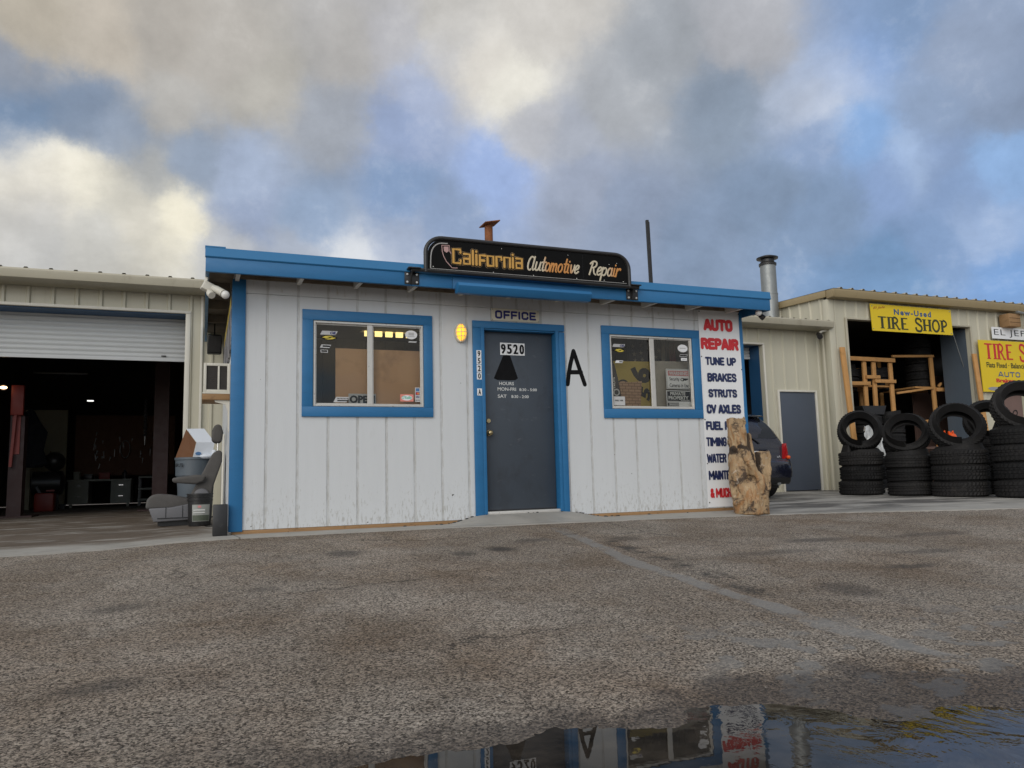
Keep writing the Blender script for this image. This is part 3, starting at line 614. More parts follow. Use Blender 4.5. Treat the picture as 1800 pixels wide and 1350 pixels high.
# siding grooves take a greyer tone, broken up by noise
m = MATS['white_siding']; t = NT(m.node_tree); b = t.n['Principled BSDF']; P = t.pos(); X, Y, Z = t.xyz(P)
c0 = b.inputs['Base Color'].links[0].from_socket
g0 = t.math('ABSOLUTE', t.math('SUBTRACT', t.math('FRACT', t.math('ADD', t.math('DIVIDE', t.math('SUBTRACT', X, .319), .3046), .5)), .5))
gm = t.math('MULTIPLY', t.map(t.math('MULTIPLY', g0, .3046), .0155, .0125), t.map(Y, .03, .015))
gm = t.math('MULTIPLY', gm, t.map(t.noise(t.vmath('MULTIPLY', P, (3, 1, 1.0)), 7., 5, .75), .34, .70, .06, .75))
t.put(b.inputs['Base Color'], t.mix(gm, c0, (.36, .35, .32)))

office = thing('office_building', 'low white board-sided office hut with blue trim, black roof sign and a grey steel door', 'building', (3.1, 2, -.042))
GR = [(.319+.3046*k, .0135, .0125) for k in range(20)]
W1 = (.775, 1.945, 1.222, 2.118); W2 = (4.262, 5.438, 1.228, 2.126); DH = (2.612, 3.578, -.05, 2.15)
mb = MB()
for x0, x1, z0, z1 in holes_rects(.006, 6.184, 0.0, 2.362, [W1, W2, DH]): ribbed(mb, x0, x1, z0, z1, 0., GR, .006)
ribbed(mb, .006, 6.184, 2.367, 2.585, -.004, GR, .006)
mb.add([(.006, -.004, 2.367), (6.184, -.004, 2.367), (6.184, .012, 2.362), (.006, .012, 2.362)], [(0, 1, 2, 3)])
for x0, x1, z0, z1 in holes_rects(.006, 6.184, 0.0, 2.585, [W1, W2, DH]): mb.box(x0, x1, .013, .10, z0, z1)
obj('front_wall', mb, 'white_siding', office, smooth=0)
mb = MB(); pr = [(.02, 0.)]
for k in range(14):
    c = .36+.3046*k; pr += [(c-.016, 0), (c-.014, .009), (c+.014, .009), (c+.016, 0)]
pr.append((4.36, 0)); n = len(pr)
mb.add([(x, y, z) for z in (0.0, 2.62) for y, x in pr], [(i, i+1, n+i+1, n+i) for i in range(n-1)]); mb.box(.012, .10, .101, 4.36, 0, 2.62)
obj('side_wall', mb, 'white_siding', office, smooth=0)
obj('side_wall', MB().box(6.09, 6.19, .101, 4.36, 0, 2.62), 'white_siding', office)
obj('ceiling', MB().box(.10, 6.09, .10, 4.0, 2.48, 2.5), 'room_wall', office)
obj('floor', MB().box(.10, 6.09, .10, 4.36, .0, .06), 'room_wall', office)
mb = MB()
for k in range(20): mb.box(.101+.2994*k, .101+.2994*(k+1)-.008, 3.0, 3.05, .06, 2.48)
obj('partition', mb, 'room_wall', office)
for x0, x1 in ((.01, 2.45), (3.72, 6.18)): obj('sill_plate', MB().box(x0, x1, -.006, .09, -.05, -.003), 'raw_wood', office, bevel=.004)

obj('corner_trim', MB().box(-.02, .107, -.022, -.001, -.012, 2.50).box(-.022, -.001, -.001, .09, -.012, 2.50), 'blue_paint', office, bevel=.003)
obj('corner_trim', MB().box(6.19, 6.235, -.018, .05, 0.0, 2.50), 'blue_paint', office, bevel=.003)
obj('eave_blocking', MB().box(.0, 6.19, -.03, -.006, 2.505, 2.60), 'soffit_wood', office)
# roof
zr = lambda y: 2.60+.030*(y+.4)
obj('roof', MB().prismx([(-.40, zr(-.4)), (4.35, zr(4.35)), (4.35, zr(4.35)+.09), (-.40, zr(-.4)+.075)], -.24, 6.325), 'soffit_wood', office)
RX = [.02, .62, 1.205, 1.785, 2.365, 2.935, 3.545, 4.155, 4.73, 5.37, 5.98]
for x in RX: obj('rafter', MB().prismx([(-.385, 2.462), (-.385, 2.585), (-.031, 2.595), (-.031, 2.475)], x-.02, x+.02), 'rafter_paint', office)
for y in (.75, 1.75, 2.75): obj('lookout', MB().box(-.238, -.024, y-.02, y+.02, zr(y)-.11, zr(y)-.003), 'soffit_wood', office)
mb = MB()
for a, b2 in ((-.277, 1.71), (1.714, 2.16), (2.163, 4.365), (4.369, 6.362)): mb.box(a, b2, -.425, -.387, 2.452, 2.594)
obj('fascia', mb, 'blue_paint', office, bevel=.004)
obj('roof_flashing', MB().prismx([(-.432, 2.590), (-.441, 2.600), (-.428, 2.688), (-.36, 2.700), (-.36, 2.62), (-.41, 2.590)], -.282, 6.366).box(-.284, -.10, -.430, -.36, 2.690, 2.702), 'blue_flashing', office)
for x0, x1 in ((-.277, -.242), (6.327, 6.362)):
    obj('rake_board', MB().prismx([(-.386, 2.452), (4.35, 2.60), (4.35, zr(4.35)+.10), (-.386, 2.685)], x0, x1), 'blue_paint', office)
# windows
def window(hole, trim, mull):
    x0, x1, z0, z1 = hole; a, b2, c, d2 = trim; wd = .108
    mb = MB(); mb.box(a, b2, -.024, -.002, z1+.004, d2); mb.box(a, b2, -.024, -.002, c, z0-.004)
    mb.box(a, x0-.004, -.024, -.002, z0-.004, z1+.004); mb.box(x1+.004, b2, -.024, -.002, z0-.004, z1+.004)
    wn = obj('window', mb, 'blue_paint', office, bevel=.003)
    sa = frame_boxes(MB(), x0+.002, x1-.002, z0+.002, z1-.002, .020, -.012, .045)
    frame_boxes(sa, x0+.022, mull+.018, z0+.022, z1-.022, .014, .018, .040)
    sa.box(mull-.026, mull+.030, -.004, .016, z0+.022, z1-.022)
    frame_boxes(sa, mull+.031, x1-.022, z0+.022, z1-.022, .010, .004, .016)
    obj('sash', sa, 'aluminium', wn, bevel=.002, seg=1)
    obj('pane', MB().box(x0+.036, mull+.004, .027, .031, z0+.036, z1-.036), 'window_glass', wn)
    obj('pane', MB().box(mull+.041, x1-.032, .008, .012, z0+.032, z1-.032), 'window_glass', wn)
    return wn
window(W1, (.662, 2.048, 1.114, 2.230), 1.362)
window(W2, (4.150, 5.553, 1.114, 2.232), 4.852)
# door
df = MB(); df.box(2.515, 2.611, -.030, -.002, .036, 2.125); df.box(3.579, 3.652, -.030, -.002, .036, 2.118); df.box(2.515, 3.652, -.031, -.002, 2.126, 2.206)
df.box(2.612, 2.652, -.028, .14, .045, 2.149); df.box(3.538, 3.577, -.028, .14, .045, 2.149); df.box(2.653, 3.537, -.010, .14, 2.110, 2.149)
obj('door_frame', df, 'blue_paint', office, bevel=.003)
door = obj('door', MB().box(2.656, 3.534, .080, .122, .078, 2.107), 'steel_door', office, bevel=.003)
obj('knob', MB().cyl((2.72, .078, .945), (2.72, .066, .945), .034).cyl((2.72, .066, .945), (2.72, .046, .945), .014).sphere((2.72, .022, .945), .032, 16, (1, .8, 1)), 'brass', door)
obj('deadbolt', MB().cyl((2.715, .079, 1.082), (2.715, .058, 1.082), .027, .023).cyl((2.715, .058, 1.082), (2.715, .052, 1.082), .012), 'brass', door)
obj('kick_scuffs', MB().box(2.66, 3.53, .0775, .0785, .082, .088), 'gravel_dark', door)
obj('threshold', MB().box(2.613, 3.577, -.012, .10, .035, .074), 'aluminium', office, bevel=.004)
for tx, bx in (('HOURS', (2.859, 3.040, 1.493, 1.530)), ('MON-FRI', (2.838, 3.064, 1.428, 1.466)), ('8:30 - 5:00', (3.106, 3.325, 1.428, 1.460)), ('SAT', (2.838, 2.946, 1.346, 1.384)), ('8:30 - 2:00', (3.005, 3.220, 1.346, 1.380))):
    text(tx, *bx, .0795, 'white_ink', door, bold=.012)
obj('painted_letter', MB().prism([(2.918, 1.84), (3.000, 1.84), (3.092, 1.575), (3.060, 1.553), (2.97, 1.548), (2.84, 1.550), (2.795, 1.568)], .0785, .0795), 'black_paint', door, smooth=0)
mb = MB()
AL = lambda u, v: (3.672+u*.25, 1.502+v*.404)
for ln in ([(.06, .02), (.16, .45), (.42, 1.0)], [(.42, 1.0), (.66, .55), (.96, .02)], [(.14, .37), (.78, .38)]):
    mb.tube([(AL(*p)[0], -.002, AL(*p)[1]) for p in smoothline(ln, 1)], .026, 8, squash=.06)
    for p in (ln[0], ln[-1]): mb.sphere((AL(*p)[0], -.002, AL(*p)[1]), .026, 8, (1, .06, 1))
obj('painted_letter', mb, 'black_paint', office)
# thin debris line along the wall foot
rnd = random.Random(3); mb = MB()
for k in range(46):
    x = rnd.choice((rnd.uniform(2.02, 2.45), rnd.uniform(3.75, 4.3), rnd.uniform(3.75, 4.3), rnd.uniform(.3, 5.8)))
    s = rnd.uniform(.004, .013); mb.sphere((x, -.012-rnd.random()*.03, slab(x, -.02)+.004+s*.3), s, 6, (1.8, 1, .7))
gr = obj('debris', mb, 'gravel_dark', None, local=True); gr['kind'] = 'stuff'; tag(gr, 'dark dirt and leaf crumbs lying along the foot of the white wall', 'debris')

rnd = random.Random(21); mb = MB()
for k in range(1500):
    y = -.7-4.9*rnd.random()**1.3 if k > 500 else rnd.uniform(-5.6, -3.4); x = rnd.uniform(-2.5, 6.5) if k > 500 else rnd.uniform(-1.0, 3.2)
    s = rnd.choice((.0022, .003, .0045)) if k < 1460 else rnd.uniform(.007, .012)
    zg_ = ground(x, y); o_ = len(mb.v)
    pts_ = [Vector((x+s*a*rnd.uniform(.7, 1.5), y+s*b2*rnd.uniform(.7, 1.5), zg_+s*.6*c_)) for a, b2, c_ in ((1, 0, .3), (0, 1, .2), (-1, 0, .3), (0, -1, .3), (0, 0, 1.2), (0, 0, -.6))]
    mb.add(pts_, [(0, 1, 4), (1, 2, 4), (2, 3, 4), (3, 0, 4), (1, 0, 5), (2, 1, 5), (3, 2, 5), (0, 3, 5)])
gr = obj('loose_gravel', mb, 'pebble', None, local=True, smooth=0); gr['kind'] = 'stuff'; tag(gr, 'loose pale gravel crumbs scattered over the worn asphalt', 'gravel')
# ---- long tan workshop behind
shop = thing('workshop_building', 'long tan ribbed metal workshop behind the white office with roll-up doors', 'building', (1.4, 9, 0))
YS = 4.4; RB = [(-9+.305*k-.016, .034, .016) for k in range(80)]
H1 = (-4.0, -.550, -.1, 3.020); H2 = (6.9, 10.25, -.1, 2.975); H3 = (10.600, 11.530, -.1, 2.022)
mb = MB()
for x0, x1, z0, z1 in holes_rects(-9, 11.78, -.02, 3.44, [H1, H2, H3]):
    ribbed(mb, x0, x1, z0, z1, YS, RB, -.028); mb.box(x0, x1, YS+.006, YS+.08, z0, z1)
obj('front_wall', mb, 'tan_metal', shop, smooth=0)
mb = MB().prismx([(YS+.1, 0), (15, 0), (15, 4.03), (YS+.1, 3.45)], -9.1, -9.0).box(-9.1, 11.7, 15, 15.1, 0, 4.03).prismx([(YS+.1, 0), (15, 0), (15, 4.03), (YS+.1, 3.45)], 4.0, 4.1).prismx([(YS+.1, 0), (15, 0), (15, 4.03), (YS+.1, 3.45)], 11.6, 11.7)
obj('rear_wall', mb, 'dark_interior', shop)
mb = MB(); ribn = [(-9+.305*k, .04, .018) for k in range(69)]; pr = [(-9.1, 0)]
for c, a, b2 in ribn: pr += [(c-a, 0), (c-b2, .034), (c+b2, .034), (c+a, 0)]
pr.append((11.76, 0)); n = len(pr)
mb.add([(x, y, z0+z) for y, z0 in ((4.05, 3.474), (15.1, 4.05)) for x, z in pr], [(i, i+1, n+i+1, n+i) for i in range(n-1)])
mb.add([(-9.1, 4.05, 3.468), (11.76, 4.05, 3.468), (11.76, 15.1, 4.044), (-9.1, 15.1, 4.044)], [(0, 1, 2, 3)])
roof = obj('roof', mb, 'roof_metal', shop, smooth=0)
gut = MB().prismx([(3.96, 3.335), (4.02, 3.31), (4.36, 3.31), (4.36, 3.465), (3.95, 3.465), (3.94, 3.44)], -9.1, 11.77)
obj('gutter', gut, 'tan_trim', shop, bevel=.004)
mb = MB().box(-4.06, -.474, YS-.045, YS-.006, 3.022, 3.065).box(-.548, -.479, YS-.045, YS-.006, 0, 3.020).box(-.335, -.30, YS-.05, YS-.02, 0.0, 3.30)
obj('bay_trim', mb, 'off_white', shop, bevel=.004)
obj('bay_trim', MB().box(10.252, 10.295, YS-.045, YS-.006, 0, 2.977).box(6.9, 10.295, YS-.045, YS-.006, 2.978, 3.015), 'off_white', shop, bevel=.004)
obj('bay_header', MB().box(-4.0, -.550, YS+.010, YS+.42, 3.006, 3.018), 'bay_blue', shop)
obj('bay_jamb', MB().box(10.251, 10.37, YS+.081, YS+.42, 0, 2.97).box(6.9, 10.25, YS+.081, YS+.36, 2.976, 3.2), 'bay_blue', shop)
def roller(x0, x1, zb, zt, y):
    pr = []; z = zb+.05; p = .074
    while z < zt: pr += [(y, z), (y-.013, z+p*.22), (y-.016, z+p*.45), (y-.010, z+p*.72), (y+.004, z+p*.90)]; z += p
    n = len(pr); mb = MB()
    mb.add([(x, yy, zz) for x in (x0, x1) for yy, zz in pr], [(i, i+1, n+i+1, n+i) for i in range(n-1)])
    mb.box(x0, x1, y+.008, y+.012, zb+.05, zt); mb.box(x0, x1, y-.022, y+.02, zb, zb+.051)
    return mb
rd = obj('roll_up_door', roller(-3.99, -.557, 2.345, 3.004, YS+.40), 'roller_steel', shop, smooth=30)
obj('handle', MB().box(-.89, -.82, YS+.368, YS+.377, 2.413, 2.432), 'black_metal', rd, bevel=.003)
rd = obj('roll_up_door', roller(6.92, 10.24, 2.735, 2.97, YS+.38), 'roller_steel', shop, smooth=30)
obj('door_frame', frame_boxes(MB(), 10.557, 11.573, 0.0, 2.062, .040, YS-.050, YS+.02, False), 'off_white', shop, bevel=.004)
obj('door', MB().box(10.601, 11.529, YS-.02, YS+.02, .02, 2.018), 'plain_steel_door', shop, bevel=.003)
# ---- tire shop building
tshop = thing('tire_shop_building', 'taller tan metal tire shop with a wide open bay at the right of the photo', 'building', (18, 9, 0))
YT = 4.1; RT = [(11.95+.305*k, .034, .016) for k in range(45)]
T1 = (12.245, 15.9, -.1, 3.552); T2 = (16.55, 18.0, -.1, 2.06)
mb = MB()
for x0, x1, z0, z1 in holes_rects(11.78, 25, -.05, 4.02, [T1, T2]):
    ribbed(mb, x0, x1, z0, z1, YT, RT, -.028); mb.box(x0, x1, YT+.006, YT+.09, z0, z1)
obj('front_wall', mb, 'tan_metal', tshop, smooth=0)
mb = MB(); pr = [(YT, 0.)]
for k in range(33):
    c = YT+.2+.305*k; pr += [(c-.034, 0), (c-.016, -.028), (c+.016, -.028), (c+.034, 0)]
pr.append((14.5, 0)); n = len(pr)
mb.add([(11.78+x, y, z) for z in (0, 1) for y, x in pr], [(i, i+1, n+i+1, n+i) for i in range(n-1)])
for i, v in enumerate(mb.v): v.z = -.05 if i < n else 4.06+.042*(v.y-YT)
mb.prismx([(YT+.01, -.05), (14.5, -.05), (14.5, 4.45), (YT+.01, 4.04)], 11.786, 11.86)
obj('side_wall', mb, 'tan_metal', tshop, smooth=0)
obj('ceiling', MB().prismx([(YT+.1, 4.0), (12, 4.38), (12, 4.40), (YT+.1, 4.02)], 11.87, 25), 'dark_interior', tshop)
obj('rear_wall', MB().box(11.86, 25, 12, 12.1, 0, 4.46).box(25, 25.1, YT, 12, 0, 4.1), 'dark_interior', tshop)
mb = MB(); pr = [(11.74, 0)]; rbt = [(11.95+.305*k, .04, .018) for k in range(43)]
for c, a, b2 in rbt: pr += [(c-a, 0), (c-b2, .034), (c+b2, .034), (c+a, 0)]
pr.append((25.1, 0)); n = len(pr)
mb.add([(x, y, z0+z) for y, z0 in ((3.86, 4.14), (14.2, 4.56)) for x, z in pr], [(i, i+1, n+i+1, n+i) for i in range(n-1)])
mb.add([(11.74, 3.86, 4.135), (25.1, 3.86, 4.135), (25.1, 14.2, 4.555), (11.74, 14.2, 4.555)], [(0, 1, 2, 3)])
obj('roof', mb, 'roof_metal', tshop, smooth=0)
obj('fascia', MB().prismx([(3.88, 3.965), (4.06, 3.955), (4.06, 4.128), (3.85, 4.128), (3.85, 4.09)], 11.72, 25.1), 'brown_trim', tshop, bevel=.004)
obj('rake_trim', MB().prismx([(4.07, 3.99), (14.2, 4.40), (14.2, 4.55), (4.07, 4.13)], 11.70, 11.745), 'brown_trim', tshop, bevel=.003)
obj('corner_trim', MB().box(11.742, 11.90, YT-.040, YT-.030, 0, 3.952).box(11.742, 11.75, YT-.03, YT+.10, 0, 3.952), 'tan_metal', tshop, bevel=.003)
obj('bay_trim', MB().box(12.20, 12.243, YT-.045, YT-.006, 0, 3.59).box(15.902, 15.945, YT-.045, YT-.006, 0, 3.59).box(12.2435, 15.9015, YT-.045, YT-.006, 3.554, 3.59), 'tan_trim', tshop, bevel=.003)
obj('bay_jamb', MB().box(15.901, 16.0, YT+.09, YT+.75, 0, 3.55), 'bay_blue_grey', tshop)
obj('door_frame', frame_boxes(MB(), 16.51, 18.04, 0, 2.10, .042, YT-.05, YT+.02, False), 'off_white', tshop, bevel=.003)
dr = obj('door', MB().box(16.556, 17.40, YT-.02, YT+.02, .02, 2.055), 'brown_board', tshop)
obj('door', MB().box(17.41, 17.99, YT-.02, YT+.02, .02, 2.055), 'panel_cream', tshop)
text('B', 16.70, 16.93, 1.02, 1.36, YT-.021, 'black_ink', dr, bold=.03, shear=.1)
text('RO', 16.90, 17.22, 1.50, 1.66, YT-.021, 'black_ink', dr, bold=.02, tilt=.25)
# ------------------------------------------------------------------ things on the office
# roof sign
sg = thing('roof_sign', 'long black rounded sign board with gold and cream lettering above the office eave', 'sign', (3.07, -.50, 2.56))
YG = -.50
def rtop(x): return lerp(x, [(1.85, 2.955), (4.28, 2.985)])
out = [(1.85, 2.59)]+ell(2.03, 2.80, .18, .165, 180, 90, 8)+ell(4.10, 2.80, .18, .165, 90, 0, 8)+[(4.28, 2.59)]
fr = MB().tube([(x, YG, z) for x, z in out], .023, 10)
obj('frame', fr, 'black_metal', sg)
bt = MB().tube([(1.70, YG, 2.606), (4.40, YG, 2.596)], .021, 8); obj('bottom_rail', bt, 'black_metal', sg)
pan = [(1.872, 2.612)]+ell(2.035, 2.79, .160, .155, 180, 90, 8)+ell(4.095, 2.79, .160, .155, 90, 0, 8)+[(4.258, 2.612)]
obj('panel', MB().prism(pan, YG-.002, YG+.012), 'sign_black', sg, smooth=0)
ln = [(1.900, 2.632), (1.905, 2.76)]+ell(2.03, 2.77, .122, .140, 176, 92, 8)+[(2.09, 2.912)]
obj('edge_line', MB().tube([(x, YG-.004, z) for x, z in ln], .006, 6, squash=.3), 'sign_line', sg)
obj('edge_line', MB().tube([(1.900, YG-.004, 2.630), (4.24, YG-.004, 2.632)], .0028, 6, squash=.3), 'sign_line', sg)
for x in (3.099, 3.681): obj('panel_joint', MB().box(x, x+.0016, YG-.0035, YG-.0025, 2.65, 2.92), 'black_metal', sg)
CAL = {'C': ([[(.85, 1.1), (.85, 1.4), (0, 1.4), (0, 0), (.85, 0), (.85, .3)]], 1.25), 'a': ([[(.02, 1.0), (.72, 1.0), (.72, 0), (0, 0), (0, .52), (.70, .52)]], 1.10), 'l': ([[(0, 1.4), (0, 0)]], .42),
       'i': ([[(0, 1), (0, 0)], [(0, 1.32), (0, 1.36)]], .42), 'f': ([[(.66, 1.0), (0, 1.0), (0, 0)], [(0, .48), (.55, .48)]], .95), 'o': ([[(0, 0), (0, 1), (.72, 1), (.72, 0), (0, 0)]], 1.10),
       'r': ([[(0, 0), (0, 1), (.62, 1), (.62, .72)]], .98), 'n': ([[(0, 0), (0, 1), (.70, 1), (.70, 0)]], 1.08)}
def pen(word, glyphs):
    x = 0; L = []
    for c in word:
        if c == ' ': x += .7; continue
        g, wd = glyphs[c]; L += [[(px+x, pz) for px, pz in l] for l in g]; x += wd
    return L, x
L, wd = pen('California', CAL); sx = (2.935-2.150)/(wd-.36)
fm = lambda x, z: (2.150+x*sx, 2.708+z*.106)
strokes(L, fm, .0268, YG-.003, 'sign_tan', sg, 'lettering', .06)
strokes(L, fm, .0235, YG-.0055, 'sign_black', sg, 'lettering', .06)
strokes(L, fm, .0138, YG-.0080, 'sign_gold', sg, 'lettering', .08)
S = smoothline
SCR = {'A': ([ell(.42, .80, .36, .82, 60, 300, 12), [(.80, 1.62), (.80, .2), (.92, .0), (1.1, .15)]], 1.22),
       'u': ([S([(0, 1), (0, .1), (.25, -.02), (.52, .2), (.58, 1)]), S([(.58, 1), (.58, .1), (.78, .05)])], .82),
       't': ([S([(.22, 1.65), (.2, .2), (.3, -.03), (.55, .12)]), [(-.02, 1.02), (.55, 1.06)]], .60),
       'o': ([ell(.30, .5, .29, .5, 90, 450, 12)], .78),
       'm': ([[(0, 0), (0, 1)], S([(0, .6), (.2, 1.05), (.38, .9), (.38, 0)]), S([(.38, .6), (.6, 1.05), (.78, .9), (.78, .1), (.92, .0)])], 1.08),
       'i': ([S([(.05, 1), (.05, .1), (.25, .02)]), [(.08, 1.36), (.08, 1.42)]], .42), 'v': ([S([(0, 1), (.15, .1), (.3, 0), (.55, .6), (.52, 1.)])], .70),
       'e': ([S([(.02, .45), (.45, .55), (.52, .95), (.25, 1.05), (.02, .7), (.03, .15), (.28, -.02), (.58, .25)])], .70),
       'R': ([S([(.05, 0), (.18, 1.5)]), S([(-.15, 1.35), (.2, 1.72), (.72, 1.6), (.78, 1.15), (.5, .9), (.2, .88)]), S([(.42, .88), (.62, .2), (.92, .02)])], 1.05),
       'p': ([[(0, 1), (-.02, -.62)], S([(0, .7), (.28, 1.05), (.58, .8), (.55, .2), (.3, -.02), (0, .15)])], .78),
       'a': ([ell(.28, .5, .27, .5, 20, 340, 12), S([(.55, 1), (.55, .1), (.75, .05)])], .84), 'r': ([[(0, 0), (0, 1)], S([(0, .6), (.2, .98), (.48, 1.02), (.45, .85)])], .62)}
for wrd, x0, x1, zb, h, mt in (('Automotive', 2.985, 3.655, 2.700, .094, 'fade_automotive'), ('Repair', 3.755, 4.185, 2.703, .094, 'fade_repair')):
    L, wd = pen(wrd, SCR); sx = (x1-x0-.03)/wd
    strokes(L, lambda x, z: (x0+x*sx+z*.028, zb+z*h), .0098, YG-.005, mt, sg, 'lettering', .2)
mp = [(2.025, 2.888), (2.108, 2.893), (2.112, 2.83), (2.150, 2.775)]
strokes([[(2.150, 2.775), (2.112, 2.83), (2.108, 2.893), (2.025, 2.888), (2.030, 2.82), (2.045, 2.77), (2.075, 2.715), (2.10, 2.69), (2.135, 2.652), (2.192, 2.655)]], lambda x, z: (x, z), .0045, YG-.004, 'pink_paint', sg, 'state_outline', .3)
obj('painted_patch', MB().prism([(2.045, 2.875), (2.098, 2.880), (2.100, 2.83), (2.075, 2.812), (2.048, 2.83)], YG-.0045, YG-.003), 'pink_paint', sg)
for x, z in ((1.93, 2.65), (2.6, 2.64), (3.07, 2.64), (3.6, 2.645), (3.95, 2.65), (4.20, 2.65), (2.7, 2.91), (3.5, 2.905), (4.02, 2.84), (4.12, 2.86)):
    obj('screw', MB().sphere((x, YG-.004, z), .006 if z < 2.7 else .005, 8, (1, .5, 1)), 'bolt_zinc', sg)
for x0 in (1.640, 4.272):
    br = obj('bracket', MB().box(x0, x0+.155, -.436, -.4265, 2.462, 2.590).box(x0+.055, x0+.10, -.50, -.4365, 2.585, 2.612).prismx([(-.437, 2.462), (-.437, 2.585), (-.51, 2.612), (-.51, 2.590)], x0+.06, x0+.07).box(x0+.02, x0+.15, -.535, -.43, 2.612, 2.624), 'black_metal', sg, bevel=.002)
    for bx, bz in ((.027, 2.485), (.128, 2.485), (.027, 2.566), (.128, 2.566)):
        obj('bolt', MB().cyl((x0+bx, -.437, bz), (x0+bx, -.446, bz), .013, .010, 10).cyl((x0+bx, -.446, bz), (x0+bx, -.449, bz), .005, n=8), 'bolt_zinc', br)
tr = MB().prismx([(-.427, 2.392), (-.427, 2.470), (-.50, 2.496), (-.545, 2.494), (-.568, 2.458), (-.52, 2.385)], 2.185, 3.755)
tag(obj('sign_light_trough', tr, 'blue_paint', None, bevel=.005), 'blue metal light trough fixed along the fascia below the black roof sign', 'light trough')

# small plates and signs on the wall
s = thing('office_sign', 'cream plate reading OFFICE in dark blue above the grey door', 'sign', (3.045, -.01, 2.22))
obj('plate', MB().box(2.748, 3.342, -.014, -.005, 2.219, 2.364), 'sign_cream', s, bevel=.003)
block('OFFICE', 2.790, 3.300, 2.243, 2.340, -.0150, 'office_blue', s, .125)
for x, z in ((2.762, 2.232), (3.328, 2.232), (2.762, 2.350), (3.328, 2.350)): obj('screw', MB().sphere((x, -.014, z), .005, 8, (1, .5, 1)), 'black_metal', s)
s = thing('number_plate', 'white plate reading 9520 stuck on top of the grey steel door', 'number plate', (3.03, .08, 1.84))
for i, c in enumerate('9520'):
    x0 = 2.880+i*.0767; obj('plate', MB().box(x0, x0+.0745, .0765, .079, 1.842, 1.984), 'sign_white', s)
    text(c, x0+.012, x0+.063, 1.856, 1.970, .0762, 'black_ink', s, 'digit', bold=.02, fat=.002)
for c, z0, lb in (('9', 1.787, 'white house number tile 9, topmost on the blue door post'), ('5', 1.706, 'white house number tile 5 on the blue door post, under the 9'), ('2', 1.621, 'white house number tile 2 on the blue door post, between 5 and 0'), ('0', 1.536, 'white house number tile 0 on the blue door post, under the 2'), ('A', 1.356, 'white letter tile A alone on the blue door post, lowest tile')):
    s = thing('number_tile', lb, 'number tile', (2.582, -.031, z0), 'number tiles down the blue door post')
    x0 = 2.553; obj('tile', MB().box(x0, x0+.056, -.0335, -.0305, z0, z0+.079), 'sign_white', s)
    text(c, x0+.012, x0+.045, z0+.008, z0+.071, -.0338, 'black_ink', s, 'digit', bold=.03)
# bulkhead lamp, lit
s = thing('wall_lamp', 'oval caged bulkhead lamp glowing amber beside the office door', 'lamp', (2.375, -.02, 1.95))
def oval(rx, rz, y0, y1, k1=1., n=28):
    mb = MB(); a = [(2.375+rx*math.cos(2*math.pi*i/n), y0, 2.056+rz*math.sin(2*math.pi*i/n)) for i in range(n)]
    b2 = [(2.375+rx*k1*math.cos(2*math.pi*i/n), y1, 2.056+rz*k1*math.sin(2*math.pi*i/n)) for i in range(n)]
    return mb.add(a+b2, [tuple(range(n)), tuple(range(2*n-1, n-1, -1))]+[(i, i+n, (i+1) % n+n, (i+1) % n) for i in range(n)])
obj('base', oval(.073, .112, -.001, -.045, .95), 'sign_cream', s)
obj('lamp_glass', MB().sphere((2.375, -.045, 2.056), 1., 24, (.054, .055, .092)), 'lamp_amber', s)
cg = MB()
for xx in (-.022, .022): cg.tube([(2.375+xx*math.cos(a)*1, -.045-.062*math.cos(a), 2.056+.098*math.sin(a)) for a in [R(-90+15*i) for i in range(13)]], .0035, 6)
for zz in (-.045, .0, .045): cg.tube([(2.375+.062*math.sin(a)*(1-abs(zz)*4), -.045-.064*math.cos(a)*(1-abs(zz)*2.5), 2.056+zz) for a in [R(-90+15*i) for i in range(13)]], .0035, 6)
obj('cage', cg, 'sign_cream', s)
# tall banner
s = thing('repair_banner', 'tall white banner listing AUTO REPAIR services in red and navy', 'banner', (5.87, -.02, .01))
mb = MB(); n = 14
for i in range(n+1):
    z = .012+2.495*i/n
    for x in (5.558, 5.88, 6.200): mb.v.append(Vector((x, -.012-.004*math.sin(i*.9+x*3), z)))
mb.f = [(i*3+j, i*3+j+1, i*3+j+4, i*3+j+3) for i in range(n) for j in range(2)]
o = len(mb.v); mb.v += [Vector((v.x, -.0065, v.z)) for v in mb.v]; mb.f += [(a+o, b2+o, c+o, d2+o) for a, b2, c, d2 in mb.f]
for k in range(n):
    mb.f += [(k*3, k*3+3, k*3+3+o, k*3+o), (k*3+2, k*3+5, k*3+5+o, k*3+2+o)]
obj('sheet', mb, 'sign_white', s)
for tx, x0, x1, z0, z1, mt in (('AUTO', 5.640, 6.074, 2.238, 2.393, 'red_ink'), ('REPAIR', 5.578, 6.150, 1.992, 2.146, 'red_ink'), ('TUNE UP', 5.632, 6.098, 1.792, 1.900, 'navy_ink'), ('BRAKES', 5.647, 6.090, 1.582, 1.694, 'navy_ink'), ('STRUTS', 5.650, 6.085, 1.383, 1.488, 'navy_ink'), ('CV AXLES', 5.612, 6.130, 1.177, 1.293, 'navy_ink'),
                                ('FUEL PUMP', 5.588, 6.165, .967, 1.080, 'navy_ink'), ('TIMING BELTS', 5.580, 6.180, .762, .878, 'navy_ink'), ('WATER PUMPS', 5.578, 6.180, .556, .672, 'navy_ink'), ('MAINTENANCE', 5.588, 6.175, .345, .462, 'navy_ink'), ('& MUCH MORE', 5.598, 6.160, .124, .244, 'red_ink')):
    block(tx, x0, x1, z0, z1, -.0185, mt, s, .142 if z1-z0 > .14 else .122 if len(tx) < 10 else .10)
